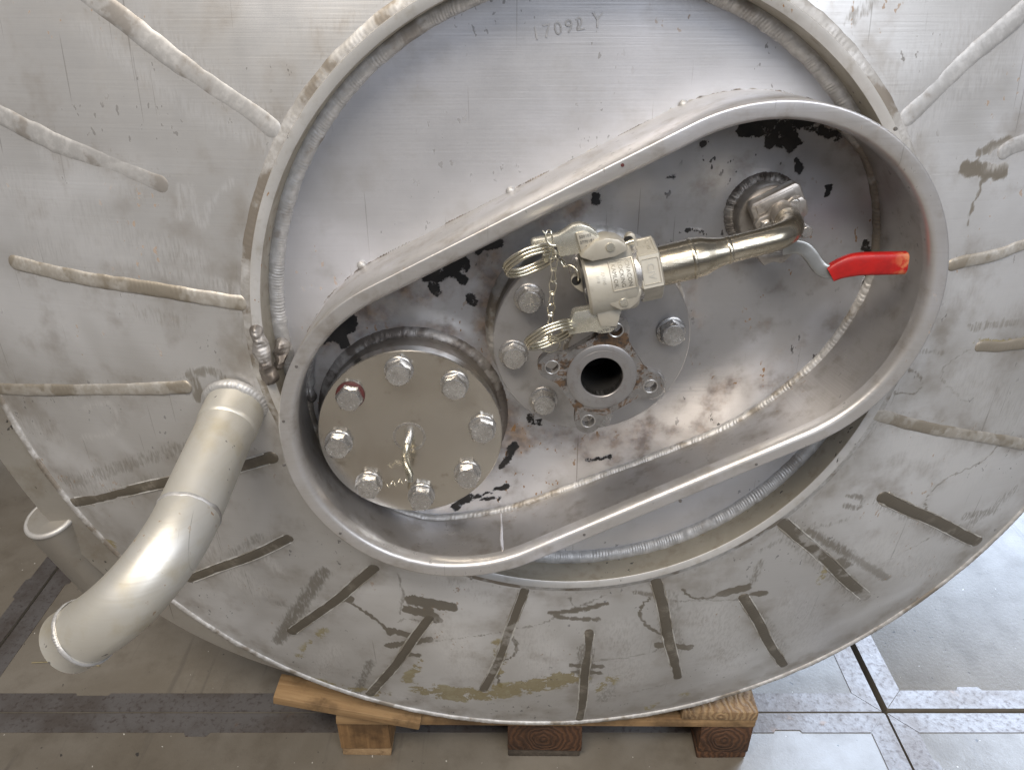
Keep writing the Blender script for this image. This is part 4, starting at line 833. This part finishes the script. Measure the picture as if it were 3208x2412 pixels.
# ================================================================ CAM LOCK COUPLING
q0, q1 = np.array((-0.0194, -0.088, 0.0887)), np.array((0.0602, -0.088, 0.1057))
ca_ = q1 - q0; CL = np.linalg.norm(ca_); cth = math.atan2(ca_[2], ca_[0])
CR = Matrix.Rotation(-cth, 4, 'Y')
cp_ = thing('cam_lock_coupling', 'cast steel cam lock coupling with lettered body, two cam arms and wire pull rings', 'coupling', tuple(q0), rot=CR)
iCR = (Matrix.Translation(tuple(q0)) @ CR).inverted()
def loc(p): return tuple(iCR @ Vector(p))
def locl(L): return [(lambda q: (q[0], q[2]))(loc(p)) for p in L]
RB = .0385
bl = CL - .0275
def xl(prof, segs=64):  # lathe about the coupling's own x axis: (x, r)
    V = [(x, r * math.cos(2 * PI * i / segs), r * math.sin(2 * PI * i / segs)) for i in range(segs) for x, r in prof]
    return fixn(mesh('turned', V, grid_faces(segs, len(prof), closed_u=True), 35))
body = part('body', xl([(.0, .028), (-.0005, .0285), (-.0005, .0365), (.002, RB), (bl - .004, RB), (bl - .001, RB - .002), (bl, RB - .004), (bl, .026)]), 'coupling', cp_)
body.data.name = 'coupling_body'
o = link('end_face', xl([(.010, .0), (.010, .0285), (.0, .0287)]), 'flange'); o.parent = body
o = link('inner_collar', xl([(bl - .002, .031), (bl + .006, .031)]), 'bolt'); o.parent = body
# hexagonal nut with chamfered ends
hx0, hx1, hr = bl + .003, CL + .001, .0345
HXV = []
for x, r in ((hx0, hr * .9), (hx0 + .002, hr), (hx1 - .002, hr), (hx1, hr * .9)):
    for k in range(6): a = PI / 6 + k * PI / 3 + R_(14); HXV.append((x, -r * math.cos(a), r * math.sin(a)))
F = grid_faces(4, 6, closed_v=True); F += [tuple(range(6)), tuple(18 + k for k in range(6))]
hx = part('hex_nut', fixn(mesh('hex_nut', HXV, F, 20)), 'coupling', cp_)
apo = hr * math.cos(PI / 6)
def on_hex(name, s, size, kf, dx=0, rotz=-PI / 2, mat='mark2'):
    a = PI / 6 + PI / 6 + kf * PI / 3 + R_(14)
    nrm = Vector((0, -math.cos(a), math.sin(a))); t_ = text_mesh(name, s, size, .0003)
    xa = Vector((1, 0, 0)); za = nrm; ya = za.cross(xa); B_ = Matrix((xa, ya, za)).transposed().to_4x4()
    t_.transform(Matrix.Translation(nrm * (apo + .0002) + Vector(((hx0 + hx1) / 2 + dx, 0, 0))) @ B_ @ Matrix.Rotation(rotz, 4, 'Z'))
    o = link(name, t_, mat); o.parent = hx
    if not s.startswith('1'):
        # raised frame around the lettering
        fr_ = []
        for sx, sy in ((-1, -1), (1, -1), (1, 1), (-1, 1)): fr_.append(Matrix.Translation(nrm * (apo + .0003) + Vector(((hx0 + hx1) / 2, 0, 0))) @ B_ @ Vector((sx * .0090, sy * .0135, 0)))
        f_ = link('frame', tube('frame', resample(fr_, .002, True), .0006, 6, closed=True), 'coupling'); f_.parent = hx
on_hex('marking', 'CIV', .0115, -1)
on_hex('marking', 'KD-MSF', .0052, 0, .0035); on_hex('marking', '1"', .006, 0, -.0035)
# curved lettering panel on the body, reading down
def on_body(name, s, size, x, ang, mat='mark2', space=1.0):
    t_ = text_mesh(name, s, size, .0003, space); t_.transform(Matrix.Rotation(-PI / 2, 4, 'Z'))
    for v in t_.vertices:
        a = ang - v.co.y / RB; r = RB + .0001 + v.co.z; v.co = Vector((x + v.co.x, -r * math.cos(a) if False else -r * math.cos(a), -r * math.sin(a) if False else -r * math.sin(-0) if False else r * math.sin(-a)))
    o = link(name, t_, mat); o.parent = body
for s, x in (('CIVACON', .0475), ('LOCKING', .0400), ('KAMLOK', .0325)): on_body('lettering', s, .0062, x - .0022, R_(-20), 'letter')
on_body('lettering', 'KATHS', .0045, .0185, R_(-20), 'mark2'); on_body('lettering', '1/18', .0045, .0125, R_(-20), 'mark2')
fr_ = []
for x, a in ((.0265, -4), (.0515, -4), (.0515, 44), (.0265, 44), (.0265, -4)):
    if fr_:
        x_, a_ = lastp
        for t_ in np.linspace(0, 1, 14)[1:]: fr_.append((x_ + (x - x_) * t_, a_ + (a - a_) * t_))
    else: fr_.append((x, a))
    lastp = (x, a)
o = link('lettering_frame', tube('lettering_frame', [(x, -(RB + .0002) * math.cos(R_(a)), (RB + .0002) * math.sin(R_(a))) for x, a in fr_[:-1]], .0007, 6, closed=True), 'coupling'); o.parent = body
# lugs with pins
WF = .100
def lug(poly, pin, name='lug'):
    l_ = part(name, prism('lug', locl(poly), .006, .035, .0025), 'coupling', cp_)
    pm = lathe('pin', [(0, .0368), (.0042, .0368), (.0048, .0360), (.0050, .034)], (0, 0), 24); p_ = link('pin', pm, 'bright'); p_.parent = l_; q_ = loc(pin); p_.location = (q_[0], 0, q_[2])
lug([(-0.03, -0.122, 0.1277), (-0.0245, -0.122, 0.1355), (-0.0148, -0.122, 0.1447), (-0.003, -0.122, 0.1484), (0.009, -0.122, 0.1468), (0.0175, -0.122, 0.1418), (0.0208, -0.122, 0.135), (0.0077, -0.122, 0.1277), (-0.0162, -0.122, 0.1231)], (0.0013, -0.122, 0.1386))
lug([(-0.0021, -0.122, 0.0817), (0.0048, -0.122, 0.0743), (0.0161, -0.122, 0.0688), (0.027, -0.122, 0.0703), (0.0345, -0.122, 0.077), (0.0378, -0.122, 0.0863), (0.0378, -0.122, 0.0925), (0.0172, -0.122, 0.0918)], (0.019, -0.122, 0.0782))
# cam arms
arm1 = part('cam_arm', prism('cam_arm', locl([(-0.0799, -0.112, 0.1388), (-0.0781, -0.112, 0.1427), (-0.0665, -0.112, 0.1446), (-0.0507, -0.112, 0.1483), (-0.0432, -0.112, 0.153), (-0.0366, -0.112, 0.1578), (-0.028, -0.112, 0.1596), (-0.0193, -0.112, 0.1571), (-0.0113, -0.112, 0.1507), (-0.0051, -0.112, 0.1413), (-0.0103, -0.112, 0.13), (-0.024, -0.112, 0.1292), (-0.0487, -0.112, 0.1255), (-0.0512, -0.112, 0.1271), (-0.0528, -0.112, 0.136), (-0.0775, -0.112, 0.1354)]), .008, .024, .0012), 'bright', cp_)
o = link('plate', prism('plate', locl([(-0.034, -0.112, 0.1515), (-0.0249, -0.112, 0.1533), (-0.0112, -0.112, 0.1473), (-0.006, -0.112, 0.1413), (-0.0153, -0.112, 0.1326), (-0.0239, -0.112, 0.1277), (-0.028, -0.112, 0.1317)]), .023, .0275, .001), 'coupling'); o.parent = arm1
for k, s in enumerate(('S00103', 'S770181', 'PAT')):
    t_ = text_mesh('marking', s, .0044, .0003); q_ = loc((-0.0242, -0.116, 0.1485)); t_.transform(Matrix.Translation((q_[0] + .003 * k * .4, -.0277, q_[2] - .006 * k)) @ TXT); o = link('marking', t_, 'mark'); o.parent = arm1
arm2 = part('cam_arm', prism('cam_arm', locl([(-0.0372, -0.112, 0.0368), (-0.0384, -0.112, 0.0412), (-0.0334, -0.112, 0.0617), (-0.031, -0.112, 0.0638), (-0.0105, -0.112, 0.0672), (-0.0026, -0.112, 0.0708), (0.0202, -0.112, 0.0693), (0.0176, -0.112, 0.0544), (0.0156, -0.112, 0.0446), (0.0092, -0.112, 0.0393), (-0.0009, -0.112, 0.0378), (-0.0113, -0.112, 0.0402), (-0.0215, -0.112, 0.0392)]), .008, .024, .0012), 'bright', cp_)
o = link('plate', prism('plate', locl([(-0.01, -0.112, 0.0688), (0.0186, -0.112, 0.0704), (0.017, -0.112, 0.0544), (0.0144, -0.112, 0.0468), (-0.0029, -0.112, 0.0471), (-0.0058, -0.112, 0.0548)]), .023, .0262, .001), 'coupling'); o.parent = arm2
t_ = text_mesh('marking', 'PATENTED', .0048, .0003); q_ = loc((0.006, -0.112, 0.0426)); t_.transform(Matrix.Translation((q_[0], -.0242, q_[2])) @ Matrix.Rotation(R_(-4), 4, 'Y') @ TXT); o = link('marking', t_, 'mark'); o.parent = arm2
# eye at the end, locking eye beside the nut
def eye(name, poly, hole, w0, w1, hr_=.0042, mat='coupling'):
    e_ = part(name, prism(name, locl(poly), w0, w1, .0012), mat, cp_); q_ = loc(hole)
    h_ = link('eye_hole', lathe('eye_hole', [(0, .0004), (hr_, .0004), (hr_ * 1.1, -.002)], segs=24), 'black'); h_.parent = e_; h_.location = (q_[0], -w1, q_[2])
    return e_
eye('chain_eye', [(-0.0294, -0.1, 0.1161), (-0.0272, -0.1, 0.1089), (-0.0206, -0.1, 0.0816), (-0.0242, -0.1, 0.0827), (-0.0309, -0.1, 0.0871), (-0.0351, -0.1, 0.0924), (-0.0358, -0.1, 0.0976), (-0.0334, -0.1, 0.1017), (-0.0305, -0.1, 0.1048)], (-0.0297, -0.1, 0.0954), .008, .0125, .0050)
eye('locking_eye', [(0.0221, -0.1, 0.1286), (0.0214, -0.1, 0.1387), (0.0241, -0.1, 0.1436), (0.0279, -0.1, 0.1451), (0.032, -0.1, 0.1435), (0.0344, -0.1, 0.1365), (0.036, -0.1, 0.1274)], (0.0259, -0.1, 0.1376), -.004, .006, .0045)
part('locking_pin', tube('locking_pin', [loc(p) for p in [(0.0187, -0.098, 0.1326), (0.0259, -0.098, 0.1366), (0.0298, -0.098, 0.1375)]], .0028, 12), 'wire', cp_)
# pull rings: three turns of wire
def pull_ring(c, maj, mnr, ang, wz, turns=3.15):
    n = int(40 * turns); out = []
    for i in range(n + 1):
        a = 2 * PI * 40 * turns * i / n / 40; t_ = i / n - .5
        x, z = maj * math.cos(a), mnr * math.sin(a) - t_ * .0120
        out.append((c[0] + x * math.cos(ang) - z * math.sin(ang), c[1] - mnr * 1.35 * math.sin(a) * .9 - 0 * t_, c[2] + x * math.sin(ang) + z * math.cos(ang)))
    return out
for (cc, ang, holder) in (((-0.0817, -0.112, 0.121), R_(24), [(-0.0552, -0.108, 0.1294), (-0.059, -0.112, 0.1272), (-0.0651, -0.116, 0.1269)]), ((-0.0587, -0.112, 0.0366), R_(26), [(-0.0315, -0.108, 0.0482), (-0.0381, -0.112, 0.0483), (-0.0466, -0.116, 0.0484)])):
    part('pull_ring', tube('pull_ring', [loc(p) for p in pull_ring(cc, .0270, .0125, ang, 0)], .0018, 8), 'wire', cp_)
    part('ring_holder', tube('ring_holder', [loc(p) for p in holder], [.0050, .0056, .0060], 16, smooth=40), 'bright', cp_)

# ================================================================ SAFETY CHAINS
def link_mesh():
    """double-loop wire chain link, 28 mm long, hanging along -z"""
    me_pts = spline([(0, 0, 0), (.0034, 0, -.0018), (.0042, 0, -.005), (.0030, 0, -.011), (.0018, 0, -.0155), (.0022, 0, -.021), (.0030, 0, -.0255), (0, 0, -.0282), (-.0030, 0, -.0255), (-.0022, 0, -.021), (-.0018, 0, -.0155), (-.0030, 0, -.011), (-.0042, 0, -.005), (-.0034, 0, -.0018)], 6, True)
    a = tube('link', me_pts, .00082, 7, closed=True)
    hx_ = [(.0030 * math.cos(2 * PI * i / 12), .0016 * math.sin(2 * PI * i / 12), -.0125 - .0026 * i / 30) for i in range(31)]
    b = tube('wrap', hx_, .00082, 6)
    bm = bmesh.new(); bm.from_mesh(a); bm.from_mesh(b); me = bpy.data.meshes.new('link'); bm.to_mesh(me); bm.free(); me.shade_smooth(); bpy.data.meshes.remove(a); bpy.data.meshes.remove(b); return me
LK = link_mesh()
def chain(name, label, P):
    P = np.array(P); root = thing(name, label, 'chain', tuple(P[0]))
    for i in range(len(P) - 1):
        a, b = P[i], P[i + 1]; dr = Vector(b - a); L = dr.length
        o = link('link', LK)
        if not LK.materials: LK.materials.append(M['wire'])
        o.parent = root; o.location = Vector(a - P[0]); q = dr.to_track_quat('-Z', 'Y')
        o.rotation_mode = 'QUATERNION'; o.rotation_quaternion = q @ Matrix.Rotation((.35 if i % 2 else -.9), 3, 'Z').to_quaternion(); s_ = L / .0268; o.scale = (1, 1, s_)
    return root
ch = chain('safety_chain', 'thin wire chain looped over the upper cam arm and hanging down', [(-0.0637, -0.128, 0.1541), (-0.057, -0.128, 0.1299), (-0.0572, -0.126, 0.1039), (-0.0583, -0.122, 0.0769), (-0.0579, -0.112, 0.0502), (-0.057, -0.1, 0.0261)])
k_ = np.array((-0.0637, -0.128, 0.1541))
o = link('hook', tube('hook', spline([(p[0] - k_[0], p[1] - k_[1], p[2] - k_[2]) for p in [(-0.0695, -0.13, 0.1585), (-0.0653, -0.131, 0.1545), (-0.0608, -0.128, 0.1536), (-0.0612, -0.126, 0.1574), (-0.0644, -0.125, 0.1567), (-0.0664, -0.128, 0.1513), (-0.0618, -0.131, 0.1444), (-0.056, -0.13, 0.1431)]], 8), .00085, 7), 'wire'); o.parent = ch
o = link('end_ring', tube('end_ring', [(p[0] - k_[0], p[1] - k_[1], p[2] - k_[2]) for p in [(x_ + .0115 * math.cos(a), y_, z_ + .0095 * math.sin(a)) for x_, y_, z_ in [(-0.0567, -0.098, 0.0202)] for a in np.linspace(0, 2 * PI, 40, endpoint=False)]], .0010, 7, closed=True), 'wire'); o.parent = ch
ch2 = chain('safety_chain', 'short wire chain tucked behind the upper arm and hooked into the coupling eye', [(-0.0506, -0.09, 0.1252), (-0.0473, -0.094, 0.1176), (-0.0432, -0.1, 0.1127)])
k2 = np.array((-0.0506, -0.09, 0.1252))
o = link('hook', tube('hook', spline([(p[0] - k2[0], p[1] - k2[1], p[2] - k2[2]) for p in [(-0.0468, -0.1, 0.1163), (-0.0434, -0.102, 0.1118), (-0.0381, -0.103, 0.1136), (-0.0319, -0.106, 0.1108), (-0.0289, -0.107, 0.105), (-0.0283, -0.104, 0.0978), (-0.0282, -0.096, 0.0925)]], 8), .0014, 8), 'wire'); o.parent = ch2

# ================================================================ PALLET
PX0, PY0, PA = .063, .966, R_(-.6)
PR = Matrix.Rotation(PA, 4, 'Z')
pal = thing('wooden_pallet', 'worn wooden pallet with three front blocks standing under the tank', 'pallet', (PX0, PY0, 0), rot=PR, world=True)
def pbox(name, lo, hi, mat, bev=.003, rot=None, jit=.0015):
    o = part(name, box(name, (-(hi[0] - lo[0]) / 2, -(hi[1] - lo[1]) / 2, -(hi[2] - lo[2]) / 2), ((hi[0] - lo[0]) / 2, (hi[1] - lo[1]) / 2, (hi[2] - lo[2]) / 2), bev, jit), mat, pal)
    o.location = [(lo[k] + hi[k]) / 2 for k in range(3)]
    if rot: o.rotation_euler = rot
    return o
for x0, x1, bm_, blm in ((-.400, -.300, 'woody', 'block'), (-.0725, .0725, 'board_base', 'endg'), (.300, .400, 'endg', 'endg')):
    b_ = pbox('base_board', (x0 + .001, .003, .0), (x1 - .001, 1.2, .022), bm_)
    for y0 in (0., .5275, 1.055): pbox('block', (x0, y0, .0225), (x1, y0 + .145, .100), blm, .004)
for y0 in (0., .5275, 1.055): pbox('stringer_board', (-.4, y0 - .002, .1003), (.4, y0 + .145, .122), 'wood')
pbox('deck_board', (.258, -.004, .1225), (.402, 1.2, .1445), 'endl', .003)
pbox('deck_board', (.170, .06, .1225), (.245, 1.2, .1435), 'woody'); pbox('deck_board', (-.265, .10, .1225), (-.175, 1.2, .1435), 'woody')
# loose left plank pushed outwards and tipped
dk = pbox('deck_board', (-.52, .0, .112), (-.24, .05, .134), 'wood', .003)
dk.location = (-.372, .012, .146); dk.rotation_euler = (R_(4), R_(9.5), R_(-4))
dk['label'] = 'loose tipped plank at the left'
# ================================================================ straw on the floor
s0, s1 = [(-1.0749, 1.1977), (-0.9185, 1.1888)]
t_ = thing('straw', 'thin dry straw lying on the floor below the bent pipe', 'straw', (s0[0], s0[1], 0), rot=Matrix.Identity(4), world=True)
part('stalk', tube('stalk', spline([(0, 0, .003), ((s1[0] - s0[0]) * .5, (s1[1] - s0[1]) * .5 + .006, .004), (s1[0] - s0[0], s1[1] - s0[1], .003)], 8), [.0012] * 17, 6), 'straw', t_)
for ob in bpy.data.objects:
    if '_b' in ob: del ob['_b']
